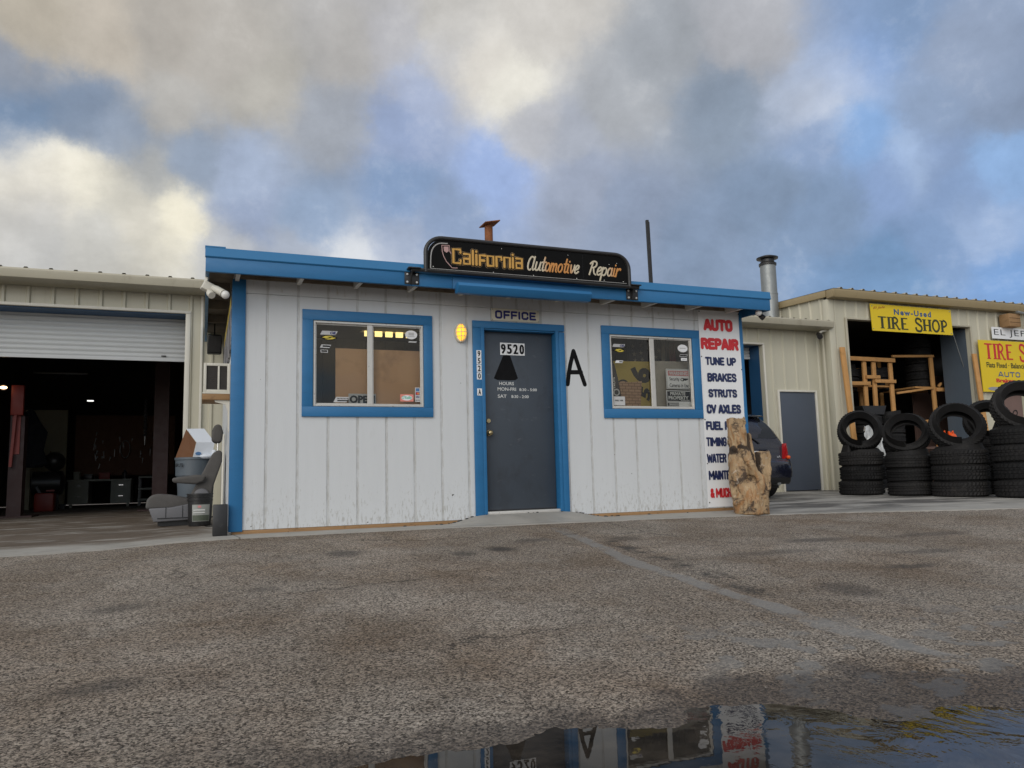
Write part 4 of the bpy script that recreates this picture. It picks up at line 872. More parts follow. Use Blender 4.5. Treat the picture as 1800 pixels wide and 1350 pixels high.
for x, z in ((5.574, 2.485), (6.184, 2.478), (5.575, 1.9), (6.185, 1.75), (5.575, 1.1), (6.185, 1.1), (5.576, .55), (5.577, .07)): obj('screw', MB().sphere((x, -.016, z), .009, 8, (1, .5, 1)), 'black_metal', s)

# twin flood lamp on the left rake board
s = thing('motion_floodlight', 'cream twin-head motion floodlight with bulb under the left end of the blue eave', 'floodlight', (-.25, -.20, 2.30))
obj('mount', MB().beam((-.262, -.18, 2.455), (-.272, -.21, 2.38), .03, .03), 'off_white', s)
obj('junction_box', MB().beam((-.30, -.245, 2.365), (-.17, -.22, 2.305), .10, .085), 'off_white', s, bevel=.01)
hd = obj('lamp_head', MB().tube([(-.215, -.255, 2.345), (-.18, -.285, 2.320), (-.115, -.33, 2.272)], [.022, .036, .038], 14), 'off_white', s)
obj('bulb', MB().sphere((-.095, -.345, 2.255), .040, 16), 'white_plastic', hd)
hd = obj('lamp_head', MB().tube([(-.245, -.265, 2.30), (-.235, -.285, 2.275), (-.215, -.325, 2.245)], [.02, .032, .034], 14), 'off_white', s)
s = thing('eave_floodlight', 'small flood lamp with a white bulb under the right end of the blue eave', 'floodlight', (6.33, -.28, 2.36))
obj('stem', MB().tube([(6.30, -.2, 2.60), (6.31, -.22, 2.50), (6.29, -.27, 2.46)], .012, 8), 'black_metal', s)
obj('lamp_head', MB().tube([(6.30, -.25, 2.45), (6.33, -.29, 2.40), (6.345, -.31, 2.375)], [.022, .034, .036], 12), 'black_metal', s)
obj('bulb', MB().sphere((6.245, -.34, 2.435), .042, 14), 'white_plastic', s)
s = thing('loudspeaker', 'black box loudspeaker hung under the left eave near the tan wall', 'loudspeaker', (-.14, 3.5, 2.28))
obj('cabinet', MB().prismx([(3.30, 2.52), (3.70, 2.60), (3.70, 2.30), (3.36, 2.26)], -.24, -.05), 'black_plastic', s, bevel=.02)
obj('grille', MB().prismx([(3.285, 2.50), (3.296, 2.50), (3.35, 2.285), (3.34, 2.285)], -.225, -.065), 'black_metal', s)
obj('bracket', MB().box(-.155, -.135, 3.48, 3.52, 2.56, 2.72), 'black_metal', s)
s = thing('painted_side_board', 'grey painted board with yellow marks high on the left side wall of the office', 'sign', (-.01, 2, 1.8))
obj('board', MB().box(-.022, -.003, .22, 3.6, 1.86, 2.44), 'mural_grey', s)
for k in range(7): obj('lettering', MB().box(-.024, -.0225, .35+k*.4, .62+k*.4, 2.30, 2.40), 'yellow_sign', s)
s = thing('air_conditioner', 'white window air conditioner jutting from the left side wall of the office', 'air conditioner', (-.13, 1.1, 1.42))
hs = MB(); frame_boxes(hs, -.275, -.002, 1.452, 1.775, .030, .92, .945); hs.box(-.130, -.110, .921, .945, 1.4825, 1.7445); hs.box(-.275, -.002, .946, 1.38, 1.452, 1.775)
obj('housing', hs, 'off_white', s, bevel=.004)
for a, b2 in ((-.244, -.131), (-.109, -.033)):
    v = MB(); v.box(a, b2, .938, .9455, 1.483, 1.744)
    vt = obj('vent', v, 'dark_interior', s); f = MB()
    for k in range(12): f.box(a+.001, b2-.001, .930, .936, 1.49+k*.021, 1.494+k*.021)
    obj('louvre', f, 'black_metal', vt)
obj('sill', MB().box(-.285, -.002, .90, 1.40, 1.435, 1.4505), 'off_white', s)
tag(obj('wooden_shelf', MB().box(-.285, -.003, .90, 1.40, 1.368, 1.433), 'raw_wood', None, bevel=.004), 'weathered wooden ledge carrying the white air conditioner', 'shelf')
tag(obj('shelf_bracket', MB().prism([(-.002, 1.366), (-.16, 1.366), (-.150, 1.345), (-.045, 1.32), (-.022, 1.24), (-.018, 1.05), (-.002, 1.0)], .93, .96), 'off_white', None), 'curved white bracket under the wooden air conditioner ledge', 'bracket')
# roof pipes
s = thing('vent_pipe', 'short rusty roof pipe with a tilted square cap behind the black sign', 'pipe', (3.30, 1.5, 2.65))
obj('pipe', MB().cyl((3.298, 1.5, 2.65), (3.302, 1.5, 3.885), .056, n=20), 'rust', s)
obj('cap', MB().prism([(3.205, 3.872), (3.210, 3.862), (3.422, 3.905), (3.418, 3.918)], 1.36, 1.62), 'rust', s)
tag(obj('roof_post', MB().beam((6.175, 2.0, 2.66), (6.150, 2.0, 4.40), .040, .040).beam((6.205, 2.02, 2.66), (6.185, 2.02, 4.38), .022, .03), 'black_metal', None), 'tall thin black metal post standing on the right end of the office roof', 'post')
s = thing('flue', 'shiny galvanised flue pipe with a black cap above the tan workshop roof', 'flue', (11.5, 5.5, 3.5))
fl = MB().cyl((11.50, 5.5, 3.5), (11.50, 5.5, 4.35), .178, n=28).cyl((11.50, 5.5, 4.35), (11.50, 5.5, 5.03), .172, n=28); fl.lathe([(.172, 4.34), (.184, 4.345), (.184, 4.375), (.172, 4.38)], (11.5, 5.5, 0), 28)
obj('pipe', fl, 'galvanised', s)
cp = MB().lathe([(.0, 5.02), (.19, 5.02), (.195, 5.07), (.15, 5.10), (.15, 5.16), (.235, 5.18), (.24, 5.205), (.12, 5.25), (0, 5.255)], (11.5, 5.5, 0), 24)
obj('cap', cp, 'black_metal', s)
s = thing('security_camera', 'small dark security camera on a white arm at the tan wall corner', 'camera', (11.45, 4.2, 3.1))
obj('arm', MB().tube([(11.74, 4.14, 3.30), (11.6, 4.12, 3.275), (11.50, 4.1, 3.22)], .025, 8), 'off_white', s)
obj('body', MB().cyl((11.52, 4.13, 3.20), (11.40, 3.98, 3.12), .055, n=14), 'black_metal', s)

# ------------------------------------------------------------------ window contents of the office
tag(obj('cardboard_sheet', MB().box(1.022, 1.960, .12, .126, 1.19, 1.855), 'cardboard', None), 'large brown cardboard sheet behind the lower half of the left window', 'cardboard')
s = thing('open_sign', 'grey sign reading OPEN leaning in the left window behind the mullion', 'sign', (1.3, .07, 1.25))
obj('plate', MB().box(1.150, 1.440, .070, .075, 1.247, 1.366), 'sticker_silver', s); text('OPEN', 1.162, 1.430, 1.266, 1.348, .0695, 'black_ink', s, bold=.05)
def sticker(label, cat, x0, x1, z0, z1, y, m, shape='box', texts=(), kind='sticker'):
    s = thing(kind, label, cat, ((x0+x1)/2, y, z0))
    if shape == 'oval': mb = MB().prism(ell((x0+x1)/2, (z0+z1)/2, (x1-x0)/2, (z1-z0)/2, 0, 360, 28)[:-1], y-.001, y)
    elif shape == 'slant': q = (z1-z0)*.5; mb = MB().prism([(x0, z0), (x1-q, z0), (x1, z1), (x0+q, z1)], y-.001, y)
    elif shape == 'eye': mb = MB().prism(ell((x0+x1)/2, (z0+z1)/2, (x1-x0)/2, (z1-z0)/2, 0, 360, 8)[:-1], y-.001, y)
    else: mb = MB().box(x0, x1, y-.001, y, z0, z1)
    obj('decal', mb, m, s, smooth=0)
    for i, a in enumerate(texts):
        if a[0] == '=':                      # a line of print too small to read
            obj('print_line', MB().box(x0+(x1-x0)*a[1], x0+(x1-x0)*a[2], y-.0018, y-.0011, z0+(z1-z0)*a[3], z0+(z1-z0)*a[4]), a[5], s); continue
        text(a[0], x0+(x1-x0)*a[1], x0+(x1-x0)*a[2], z0+(z1-z0)*a[3], z0+(z1-z0)*a[4], y-.0015, a[5], s, bold=a[6] if len(a) > 6 else .02, shear=a[7] if len(a) > 7 else 0, th=.0008)
    return s
yl, yr = .026, .007           # on the inner side of the fixed pane, outer side of the sliding pane
sticker('white slanted sticker with blue OIL lettering in the left window', 'sticker', .848, 1.030, 1.978, 2.020, yl, 'sticker_silver', 'slant', [('OIL', .56, .92, .15, .85, 'office_blue', .05, .3)])
def swoosh(label, x0, x1, z0, z1, y):
    s = thing('sticker', label, 'sticker', ((x0+x1)/2, y, z0)); cx, cz, a, b2 = (x0+x1)/2, (z0+z1)/2, (x1-x0)/2, (z1-z0)/2
    obj('decal', MB().prism([(x0, cz), (cx-a*.5, cz+b2*.8), (cx, z1), (cx+a*.5, cz+b2*.8), (x1, cz), (cx+a*.5, cz-b2*.8), (cx, z0), (cx-a*.5, cz-b2*.8)], y-.001, y), 'black_ink', s)
    obj('emblem', MB().prism([(x0+a*.18, cz+b2*.0), (cx-a*.42, cz+b2*.62), (cx+a*.1, cz+b2*.78), (cx+a*.55, cz+b2*.5), (cx-a*.2, cz+b2*.30), (cx+a*.1, cz-b2*.02), (cx-a*.3, cz-b2*.22)], y-.002, y-.0011), 'sticker_yellow', s)
    obj('emblem', MB().prism([(x1-a*.18, cz), (cx+a*.42, cz-b2*.62), (cx-a*.1, cz-b2*.78), (cx-a*.55, cz-b2*.5), (cx+a*.2, cz-b2*.30), (cx+a*.12, cz-b2*.16), (cx+a*.35, cz+b2*.18)], y-.002, y-.0011), 'sticker_yellow', s)
swoosh('yellow and black eye-shaped sticker near the upper left of the left window', .850, 1.028, 1.922, 1.974, yl)
sticker('white sticker with a black edge, under the yellow one in the left window', 'sticker', .845, .962, 1.838, 1.873, yl, 'sticker_silver', 'slant', [('=', .25, .9, .3, .75, 'black_ink')])
sticker('small white label, lowest of the four stickers at left in the left window', 'sticker', .853, .928, 1.788, 1.818, yl, 'sticker_silver', 'box', [('=', .1, .9, .25, .8, 'black_ink')])
sticker('white oval sticker at the top right of the left window', 'sticker', 1.750, 1.885, 1.965, 2.062, yr, 'sign_white', 'oval', [('=', .28, .72, .42, .75, 'sticker_silver'), ('=', .22, .78, .25, .36, 'sticker_silver')])
sticker('torn white scrap of sticker under the white oval in the left window', 'sticker', 1.784, 1.880, 1.928, 1.943, yr, 'sticker_silver', 'slant')
sticker('pale sticker with a dark shield at the bottom of the left window', 'sticker', .985, 1.150, 1.268, 1.325, yl, 'sticker_silver', 'slant', [('PROTECTED BY', .25, .95, .58, .8, 'black_ink'), ('=', .25, .95, .2, .42, 'black_ink')])
s = thing('sticker', "pink sticker reading O'Reilly in teal letters at the bottom right of the left window", 'sticker', (1.762, yr, 1.283))
obj('decal', MB().box(1.690, 1.836, yr-.001, yr, 1.283, 1.361), 'sticker_pink', s); obj('patch', MB().prism(ell(1.763, 1.322, .060, .028, 0, 360, 20)[:-1], yr-.0018, yr-.0011), 'sign_white', s)
text("O'Reilly", 1.706, 1.820, 1.302, 1.342, yr-.0022, 'sticker_teal', s, bold=.05, th=.0008)
s = thing('card_sticker', 'narrow grey strip of four bank card logos in the left window corner', 'sticker', (1.882, yr, 1.28))
obj('decal', MB().box(1.854, 1.911, yr-.001, yr, 1.281, 1.436), 'sticker_silver', s)
obj('emblem', MB().box(1.863, 1.902, yr-.0018, yr-.0011, 1.395, 1.428), 'card_blue', s)
obj('emblem', MB().box(1.861, 1.904, yr-.0018, yr-.0011, 1.355, 1.387), 'office_blue', s)
for q, c in ((1.875, 'red_ink'), (1.890, 'card_orange')): obj('emblem', MB().prism(ell(q, 1.371, .013, .012, 0, 360, 14)[:-1], yr-.0026-(q-1.87)*.02, yr-.0020), c, s)
text('VISA', 1.862, 1.903, 1.325, 1.343, yr-.0015, 'office_blue', s, bold=.03, shear=.2, th=.0008); text('DISC VER', 1.861, 1.904, 1.292, 1.304, yr-.0015, 'black_ink', s, th=.0008)
s = thing('ceiling_light', 'row of yellow lit ceiling light panels inside the office, seen through the left window', 'light', (2.2, 2.3, 2.42))
obj('housing', MB().box(1.70, 2.72, 2.22, 2.36, 2.47, 2.479), 'off_white', s)
for k in range(5): obj('diffuser', MB().box(1.745+k*.145, 1.840+k*.145, 2.23, 2.27, 2.400, 2.469), 'tube_light', s)
# right window
sticker('white slanted sticker with blue OIL lettering in the right window', 'sticker', 4.317, 4.497, 1.982, 2.020, yl, 'sticker_silver', 'slant', [('OIL', .58, .94, .15, .85, 'office_blue', .05, .3)])
swoosh('bright yellow eye-shaped sticker near the upper left of the right window', 4.333, 4.496, 1.915, 1.966, yl)
sticker('torn white label on the top edge of the yellow number board', 'sticker', 4.347, 4.462, 1.787, 1.818, yl, 'sign_white', 'slant', [('=', .5, .9, .3, .7, 'black_ink')])
sticker('white oval sticker at the top right of the right window', 'sticker', 5.238, 5.386, 1.948, 2.046, yr, 'sign_white', 'oval', [('=', .2, .8, .45, .58, 'sticker_silver')])
sticker('grey lettered sticker under the white oval in the right window', 'sticker', 5.258, 5.381, 1.892, 1.920, yr, 'sticker_silver', 'slant', [('=', .1, .9, .2, .8, 'black_ink')])
sticker('small white label, lowest of three stickers at upper right in the right window', 'sticker', 5.280, 5.368, 1.840, 1.876, yr, 'sign_white', 'box', [('=', .2, .8, .3, .7, 'sticker_silver')])
s = thing('warning_sign', 'white sign with a pink WARNING band about security cameras in the right window', 'sign', (5.25, .05, 1.485))
obj('plate', MB().box(5.076, 5.430, .046, .050, 1.485, 1.738), 'sign_white', s, bevel=.001); obj('band', MB().box(5.102, 5.406, .0445, .0458, 1.652, 1.716), 'warn_pink', s)
text('WARNING', 5.118, 5.392, 1.662, 1.706, .0442, 'white_ink', s, bold=.03, th=.001); text('Security', 5.122, 5.268, 1.578, 1.634, .0455, 'black_ink', s, bold=.01, th=.001); text('Cameras in Use', 5.120, 5.400, 1.508, 1.556, .0455, 'black_ink', s, bold=.01, th=.001)
obj('camera_icon', MB().prism(ell(5.315, 1.606, .032, .021, 0, 360, 14)[:-1], .0445, .0458), 'black_ink', s); obj('camera_icon', MB().prism([(5.335, 1.622), (5.394, 1.622), (5.394, 1.606), (5.350, 1.590)], .0432, .0444), 'black_ink', s)
obj('camera_icon', MB().prism(ell(5.306, 1.606, .015, .012, 0, 360, 10)[:-1], .0432, .0444), 'white_ink', s)
fm = MB(); frame_boxes(fm, 5.084, 5.422, 1.493, 1.730, .003, .0448, .0458); obj('border', fm, 'black_ink', s)
s = thing('property_sign', 'black PRIVATE PROPERTY sign in the lower right corner of the right window', 'sign', (5.24, .05, 1.25))
obj('plate', MB().box(5.066, 5.426, .046, .050, 1.242, 1.466), 'sign_white', s); obj('band', MB().box(5.078, 5.414, .0445, .0458, 1.330, 1.456), 'black_ink', s)
text('PRIVATE', 5.120, 5.345, 1.405, 1.448, .0442, 'white_ink', s, bold=.04, th=.001); text('PROPERTY', 5.094, 5.388, 1.352, 1.397, .0442, 'white_ink', s, bold=.04, th=.001); text('ASSING', 5.270, 5.400, 1.334, 1.349, .0442, 'white_ink', s, bold=.02, th=.001)
obj('label_patch', MB().box(5.066, 5.245, .0430, .0444, 1.245, 1.336), 'sticker_silver', s); obj('print_line', MB().box(5.112, 5.238, .0420, .0429, 1.294, 1.302), 'black_ink', s); obj('print_line', MB().box(5.112, 5.238, .0420, .0429, 1.272, 1.278), 'black_ink', s); obj('shield', MB().prism([(5.078, 1.308), (5.102, 1.308), (5.102, 1.282), (5.09, 1.268), (5.078, 1.282)], .0418, .0429), 'black_ink', s)
s = thing('number_board', 'mustard yellow board with big black sideways digits in the right window', 'board', (4.62, .12, 1.2))
mb = MB().prism([(4.376, 1.825), (4.895, 1.832), (4.895, 1.20), (4.50, 1.20)], .12, .13); obj('board', mb, 'mustard', s)
text('6', 4.612, 4.900, 1.562, 1.762, .1195, 'black_ink', s, 'digit', bold=.05, rot=75); text('5', 4.728, 4.880, 1.335, 1.525, .1195, 'black_ink', s, 'digit', bold=.05, rot=75); obj('digit', MB().prism(ell(4.50, 1.545, .075, .055, 0, 180, 12), .1185, .1195), 'black_ink', s)
tag(obj('plywood_sheet', MB().prism([(4.90, 1.845), (5.50, 1.852), (5.50, 1.20), (4.90, 1.20)], .135, .147), 'plywood_pale', None), 'pale worn plywood sheet behind the warning signs in the right window', 'plywood')
tag(obj('brick_pattern_box', MB().prism([(4.415, 1.560), (4.47, 1.572), (4.56, 1.560), (4.738, 1.578), (4.700, 1.20), (4.478, 1.20)], .072, .112), 'brick_panel', None), 'brown brick-patterned box in the right window before the yellow board', 'box')
s = thing('speaker_box', 'slanted black box with white lettering at the left edge of the right window', 'box', (4.36, .10, 1.3))
obj('body', MB().prism([(4.300, 1.80), (4.372, 1.785), (4.47, 1.36), (4.310, 1.36)], .09, .118), 'black_plastic', s); obj('ring', MB().lathe([(.030, -.002), (.044, -.002), (.044, .002), (.030, .002)], (0, 0, 0), 20, True), 'sticker_silver', s)
rg = s.children[-1]; rg.location = Vector((4.385, .086, 1.435))-s.location; rg.rotation_euler = (R(90), 0, 0)
for v in rg.data.vertices: v.co += s.location
text('STRUTS', 4.345, 4.372, 1.46, 1.62, .0895, 'white_ink', s, rot=90, bold=.03)
sticker('grey bank card label reading DISC VER in the lower left corner of the right window', 'sticker', 4.308, 4.462, 1.272, 1.378, yl, 'sticker_silver', 'box', [('DISC VER', .1, .85, .45, .62, 'black_ink', .03)])
s = thing('flag', 'dark flag with white stars and a red stripe hanging inside the right window', 'flag', (5.3, .6, 1.8))
mb = MB(); nn = 30
for i in range(nn+1):
    x = 4.86+.62*i/nn; yy = .6+.02*math.sin(i*1.1)
    mb.v += [Vector((x, yy, 1.70)), Vector((x, yy, 2.22))]
mb.f = [(2*i, 2*i+2, 2*i+3, 2*i+1) for i in range(nn)]; obj('cloth', mb, 'flag_navy', s)
for i, (x, z) in enumerate(((4.93, 2.10), (4.95, 2.00), (5.06, 2.12), (5.05, 2.02), (5.07, 1.93), (4.96, 1.92), (5.19, 2.07), (5.20, 1.96), (5.28, 1.97), (5.33, 2.06))):
    st = []
    for k in range(10): a = R(90+36*k); q = .032 if k % 2 == 0 else .013; st.append((x+q*math.cos(a), z+q*math.sin(a)))
    obj('star', MB().prism(st, .572, .575), 'plywood_pale', s)
obj('stripe', MB().box(5.36, 5.42, .568, .573, 1.70, 2.20), 'plywood_pale', s); obj('stripe', MB().box(5.50, 5.60, .59, .595, 1.70, 2.18), 'flag_red', s)
# ------------------------------------------------------------------ left of the office
gz = lambda x, y: slab(x, y)+.004
# grey rubbish bin
z0 = gz(-.34, 2.95); s = thing('trash_can', 'big round grey rubbish bin behind the grey car seat, stuffed with a white box', 'trash can', (-.345, 2.95, z0))
bn = MB().lathe([(0, .0), (.195, .0), (.205, .02), (.226, .575), (.248, .58), (.252, .78), (.262, .785), (.262, .815), (.246, .815), (.236, .60), (.19, .05), (0, .05)], (-.345, 2.95, z0), 40)
obj('body', bn, 'bin_grey', s)
obj('handle', MB().prism([(-.19, z0+.60), (-.15, z0+.60), (-.14, z0+.78), (-.175, z0+.78)], 2.68, 2.74), 'bin_grey', s, bevel=.008)
text('BRUTE', -.585, -.50, z0+.690, z0+.735, 2.725, 'black_ink', s, 'lettering', bold=.03)
# open white carton leaning in the bin
s = thing('white_carton', 'white cardboard carton lying open on top of the grey bin', 'carton', (-.35, 2.95, z0+.80))
A = [Vector((-.60, 2.86, z0+.80)), Vector((-.49, 2.80, z0+1.135)), Vector((-.43, 2.72, z0+.80))]
def q3(mb, *p): mb.add(p, [tuple(range(len(p)))])
a0, a1 = Vector((-.385, 2.72, z0+.80)), Vector((-.345, 2.70, z0+1.005)); b0, b1 = Vector((-.155, 2.74, z0+.81)), Vector((-.125, 2.73, z0+1.005)); tl, tr_ = Vector((-.475, 3.02, z0+1.20)), Vector((-.255, 3.05, z0+1.205)); bl = Vector((-.605, 3.02, z0+.80))
mb = MB(); q3(mb, a0, b0, b1, a1); q3(mb, a1, b1, tr_, tl); q3(mb, b0, b1, tr_, Vector((-.10, 3.05, z0+.85))); o = obj('shell', mb, 'box_white', s, smooth=0)
mb = MB(); q3(mb, a0+Vector((-.004, .006, 0)), a1+Vector((-.004, .006, -.004)), tl+Vector((-.002, 0, -.006)), bl); obj('open_side', mb, 'carton_brown', s, smooth=0)
mb = MB().prism(ell(-.32, z0+.86, .035, .022, 0, 360, 14)[:-1], 2.712, 2.716); obj('printed_mark', mb, 'card_blue', s)
tag(obj('plastic_bag', MB().sphere((-.22, 2.72, z0+.82), .06, 12, (1.5, 1, .55)).sphere((-.13, 2.74, z0+.86), .05, 10, (.7, 1, 1)), 'box_white', None), 'crumpled white plastic bag on the bin rim beside the carton', 'bag')
# car seat
z0 = gz(-.5, 2.1); s = thing('car_seat', 'old grey cloth car seat with headrest and armrest standing on the ground', 'car seat', (-.5, 2.1, z0))
def pillow(name, prof, y0, y1, m, parent, bev=.05):
    return obj(name, MB().prism(prof, y0, y1), m, parent, bevel=bev, seg=4)
Z = lambda z: z0+z
pillow('seat_cushion', [(-.875, Z(.20)), (-.86, Z(.32)), (-.79, Z(.375)), (-.62, Z(.36)), (-.40, Z(.31)), (-.30, Z(.25)), (-.34, Z(.19))], 1.90, 2.38, 'seat_cloth', s, .045)
pillow('seat_base', [(-.835, Z(.21)), (-.60, Z(.215)), (-.30, Z(.27)), (-.20, Z(.25)), (-.20, Z(.07)), (-.78, Z(.05))], 1.86, 1.93, 'seat_plastic', s, .015)
obj('trim_line', MB().box(-.655, -.648, 1.856, 1.861, Z(.10), Z(.22)).box(-.475, -.468, 1.856, 1.861, Z(.10), Z(.235)).box(-.74, -.22, 1.855, 1.861, Z(.085), Z(.098)), 'black_plastic', s)
pillow('backrest', [(-.36, Z(.24)), (-.40, Z(.34)), (-.27, Z(.60)), (-.155, Z(.845)), (-.09, Z(.885)), (-.045, Z(.86)), (-.04, Z(.76)), (-.14, Z(.45)), (-.17, Z(.22))], 1.93, 2.37, 'seat_cloth', s, .05)
pillow('armrest', [(-.60, Z(.555)), (-.585, Z(.50)), (-.34, Z(.475)), (-.25, Z(.50)), (-.22, Z(.58)), (-.33, Z(.59))], 1.85, 1.92, 'seat_cloth', s, .028)
pillow('headrest', [(-.170, Z(1.00)), (-.165, Z(1.13)), (-.13, Z(1.20)), (-.065, Z(1.20)), (-.035, Z(1.10)), (-.05, Z(.985)), (-.11, Z(.965))], 2.02, 2.28, 'seat_cloth', s, .04)
obj('headrest_post', MB().cyl((-.10, 2.08, Z(.85)), (-.095, 2.08, Z(1.0)), .008, n=10), 'chrome', s); obj('headrest_post', MB().cyl((-.10, 2.22, Z(.85)), (-.095, 2.22, Z(1.0)), .008, n=10), 'chrome', s)
obj('recliner_cover', MB().prism(ell(-.27, Z(.35), .085, .075, 0, 360, 20)[:-1], 1.875, 1.925), 'seat_plastic', s, bevel=.015)
obj('rail', MB().box(-.74, -.22, 1.95, 1.99, z0, Z(.06)), 'black_metal', s); obj('rail', MB().box(-.74, -.22, 2.28, 2.32, z0, Z(.06)), 'black_metal', s)
# bucket
z0 = gz(-.28, 1.72); s = thing('bucket', 'black plastic pail with a pale printed label in front of the car seat', 'bucket', (-.285, 1.72, z0))
obj('pail', MB().lathe([(0, 0), (.118, 0), (.122, .01), (.132, .285), (.142, .287), (.143, .298), (.134, .30), (.135, .325), (.145, .327), (.146, .338), (.137, .34), (.138, .355), (.146, .358), (.146, .37), (.130, .37), (.118, .02), (0, .02)], (-.285, 1.72, z0), 36), 'black_plastic', s)
lb = MB(); n = 12
for i in range(n+1):
    a = R(-128+92*i/n); 
    for zz, rr in ((.055, .1262), (.245, .1325)): lb.v.append(Vector((-.285+rr*math.cos(a), 1.72+rr*math.sin(a), z0+zz)))
lb.f = [(2*i, 2*i+2, 2*i+3, 2*i+1) for i in range(n)]
L_ = obj('label', lb, 'bucket_label', s)
lb = MB()
for i in range(n+1):
    a = R(-126+88*i/n); 
    for zz, rr in ((.06, .1272), (.125, .1292)): lb.v.append(Vector((-.285+rr*math.cos(a), 1.72+rr*math.sin(a), z0+zz)))
lb.f = [(2*i, 2*i+2, 2*i+3, 2*i+1) for i in range(n)]; obj('printed_picture', lb, 'label_dark', L_)
obj('emblem', MB().prism(ell(-.288, z0+.222, .020, .013, 0, 360, 14)[:-1], 1.5850, 1.5865), 'warn_pink', L_)
obj('print_line', MB().box(-.352, -.228, 1.5855, 1.5868, z0+.178, z0+.190), 'white_ink', L_); obj('print_line', MB().box(-.352, -.228, 1.5845, 1.5858, z0+.150, z0+.160), 'white_ink', L_)
z0 = gz(-.1, -.05); tag(obj('black_block', MB().prismx([(-.12, z0), (.0, z0), (.012, z0+.29), (-.10, z0+.30)], -.165, -.030), 'black_plastic', None, bevel=.008), 'tall black block leaning at the blue left corner of the office', 'block')
tag(obj('broom_handle', MB().cyl((-.055, 1.25, gz(-.06, 1.25)), (-.045, 1.40, 1.02), .011, n=10), 'off_white', None), 'thin white pole leaning on the office side wall behind the black block', 'pole')
# ------------------------------------------------------------------ inside the left bay
s = thing('vehicle_lift', 'red two-post lift column at the left edge of the open workshop bay', 'vehicle lift', (-3.05, 6.3, 0))
obj('column', MB().box(-3.13, -2.93, 6.3, 6.55, 0, 1.62), 'lift_brown', s); obj('column', MB().box(-3.10, -2.985, 6.28, 6.299, 1.0, 1.62), 'lift_red', s)
obj('carriage', MB().box(-3.12, -2.945, 6.20, 6.298, 1.62, 2.10), 'lift_red', s, bevel=.01); obj('arm', MB().beam((-3.05, 6.24, 1.65), (-3.09, 6.24, .8), .05, .04), 'lift_red', s); obj('base_plate', MB().box(-3.3, -2.75, 6.15, 6.75, .004, .03), 'lift_brown', s)
s = thing('vehicle_lift', 'dark brown lift column at the right side of the open workshop bay', 'vehicle lift', (-.98, 7.4, 0)); obj('column', MB().box(-1.11, -.86, 7.4, 7.65, 0, 3.0), 'lift_brown', s); obj('base_plate', MB().box(-1.33, -.66, 7.2, 7.85, .004, .03), 'lift_brown', s)
s = thing('work_lamp', 'small glowing work lamp by the red lift column', 'lamp', (-3.22, 6.2, 2.05)); obj('reflector', MB().tube([(-3.25, 6.24, 2.06), (-3.22, 6.16, 2.05)], [.02, .05], 12), 'black_metal', s); obj('bulb', MB().sphere((-3.215, 6.135, 2.05), .035, 12, (1.5, 1, .7)), 'work_light', s)
s = thing('steel_desk', 'old grey-green steel desk with drawers at the back of the workshop', 'desk', (-2.1, 11.5, 0))
x0, x1 = -3.02, -1.74
obj('top', MB().box(x0, x1, 11.3, 12.0, .575, .615), 'desk_green', s)
for a in (x0+.02, x1-.42):
    p = obj('pedestal', MB().box(a, a+.40, 11.34, 11.98, .08, .573), 'desk_green', s)
    for k, (q0, q1) in enumerate(((.10, .32), (.34, .56))):
        dr = obj('drawer', MB().box(a+.02, a+.38, 11.325, 11.339, q0, q1), 'desk_green', p); 
    obj('handle', MB().box(a+.16, a+.25, 11.31, 11.324, .47, .488).box(a+.16, a+.25, 11.31, 11.324, .23, .248), 'chrome', p)
obj('leg', MB().box(x0+.05, x0+.1, 11.4, 11.5, 0, .08), 'desk_green', s); obj('leg', MB().box(x1-.1, x1-.05, 11.4, 11.5, 0, .08), 'desk_green', s)
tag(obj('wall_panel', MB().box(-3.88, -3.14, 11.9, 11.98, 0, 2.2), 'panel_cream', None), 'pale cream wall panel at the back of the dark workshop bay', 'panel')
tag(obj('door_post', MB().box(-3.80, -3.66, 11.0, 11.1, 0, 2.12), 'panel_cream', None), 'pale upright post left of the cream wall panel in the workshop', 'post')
s = thing('tool_board', 'brown board hung with shiny hand tools above the steel desk', 'tool board', (-2.0, 12.2, 1)); obj('board', MB().box(-3.0, -.9, 12.1, 12.14, .7, 2.1), 'pegboard', s)
rnd = random.Random(11)
for k in range(26):
    x = rnd.uniform(-2.7, -1.3); z = rnd.uniform(.95, 1.7); h = rnd.uniform(.04, .16); obj('hand_tool', MB().beam((x, 12.08, z), (x+rnd.uniform(-.03, .03), 12.08, z-h), .022, .012).sphere((x, 12.08, z), .022, 8, (1, .5, 1)), 'tool_steel', s)
tag(obj('belt_loop', MB().tube([(-1.95+.10*math.cos(R(a))*(1+.12*math.sin(R(a))), 12.0, 1.30+.20*math.sin(R(a))) for a in range(0, 360, 20)], .011, 8, closed=True), 'galvanised', None), 'bright oval metal loop hanging on the tool board', 'hose')
tag(obj('ceiling_glint', MB().box(-2.6, -2.48, 10.6, 10.64, 2.28, 2.305), 'shop_glint', None), 'small white glint of a lamp deep inside the workshop bay', 'lamp')
tag(obj('ceiling_tube', MB().cyl((-3.6, 10.5, 2.86), (-2.6, 10.5, 2.86), .02, n=8), 'chrome', None), 'thin pale pipe running above the cream panel in the workshop', 'pipe')
s = thing('gas_can', 'dark red fuel can on the floor of the workshop bay', 'fuel can', (-3.08, 9.2, 0)); obj('body', MB().box(-3.25, -2.91, 9.1, 9.4, 0, .36), 'lift_red', s, bevel=.04); obj('spout', MB().beam((-3.15, 9.2, .34), (-3.23, 9.2, .48), .04, .04), 'black_plastic', s); obj('grip', MB().beam((-3.07, 9.25, .40), (-2.93, 9.25, .40), .03, .03), 'lift_red', s)
mb = MB()
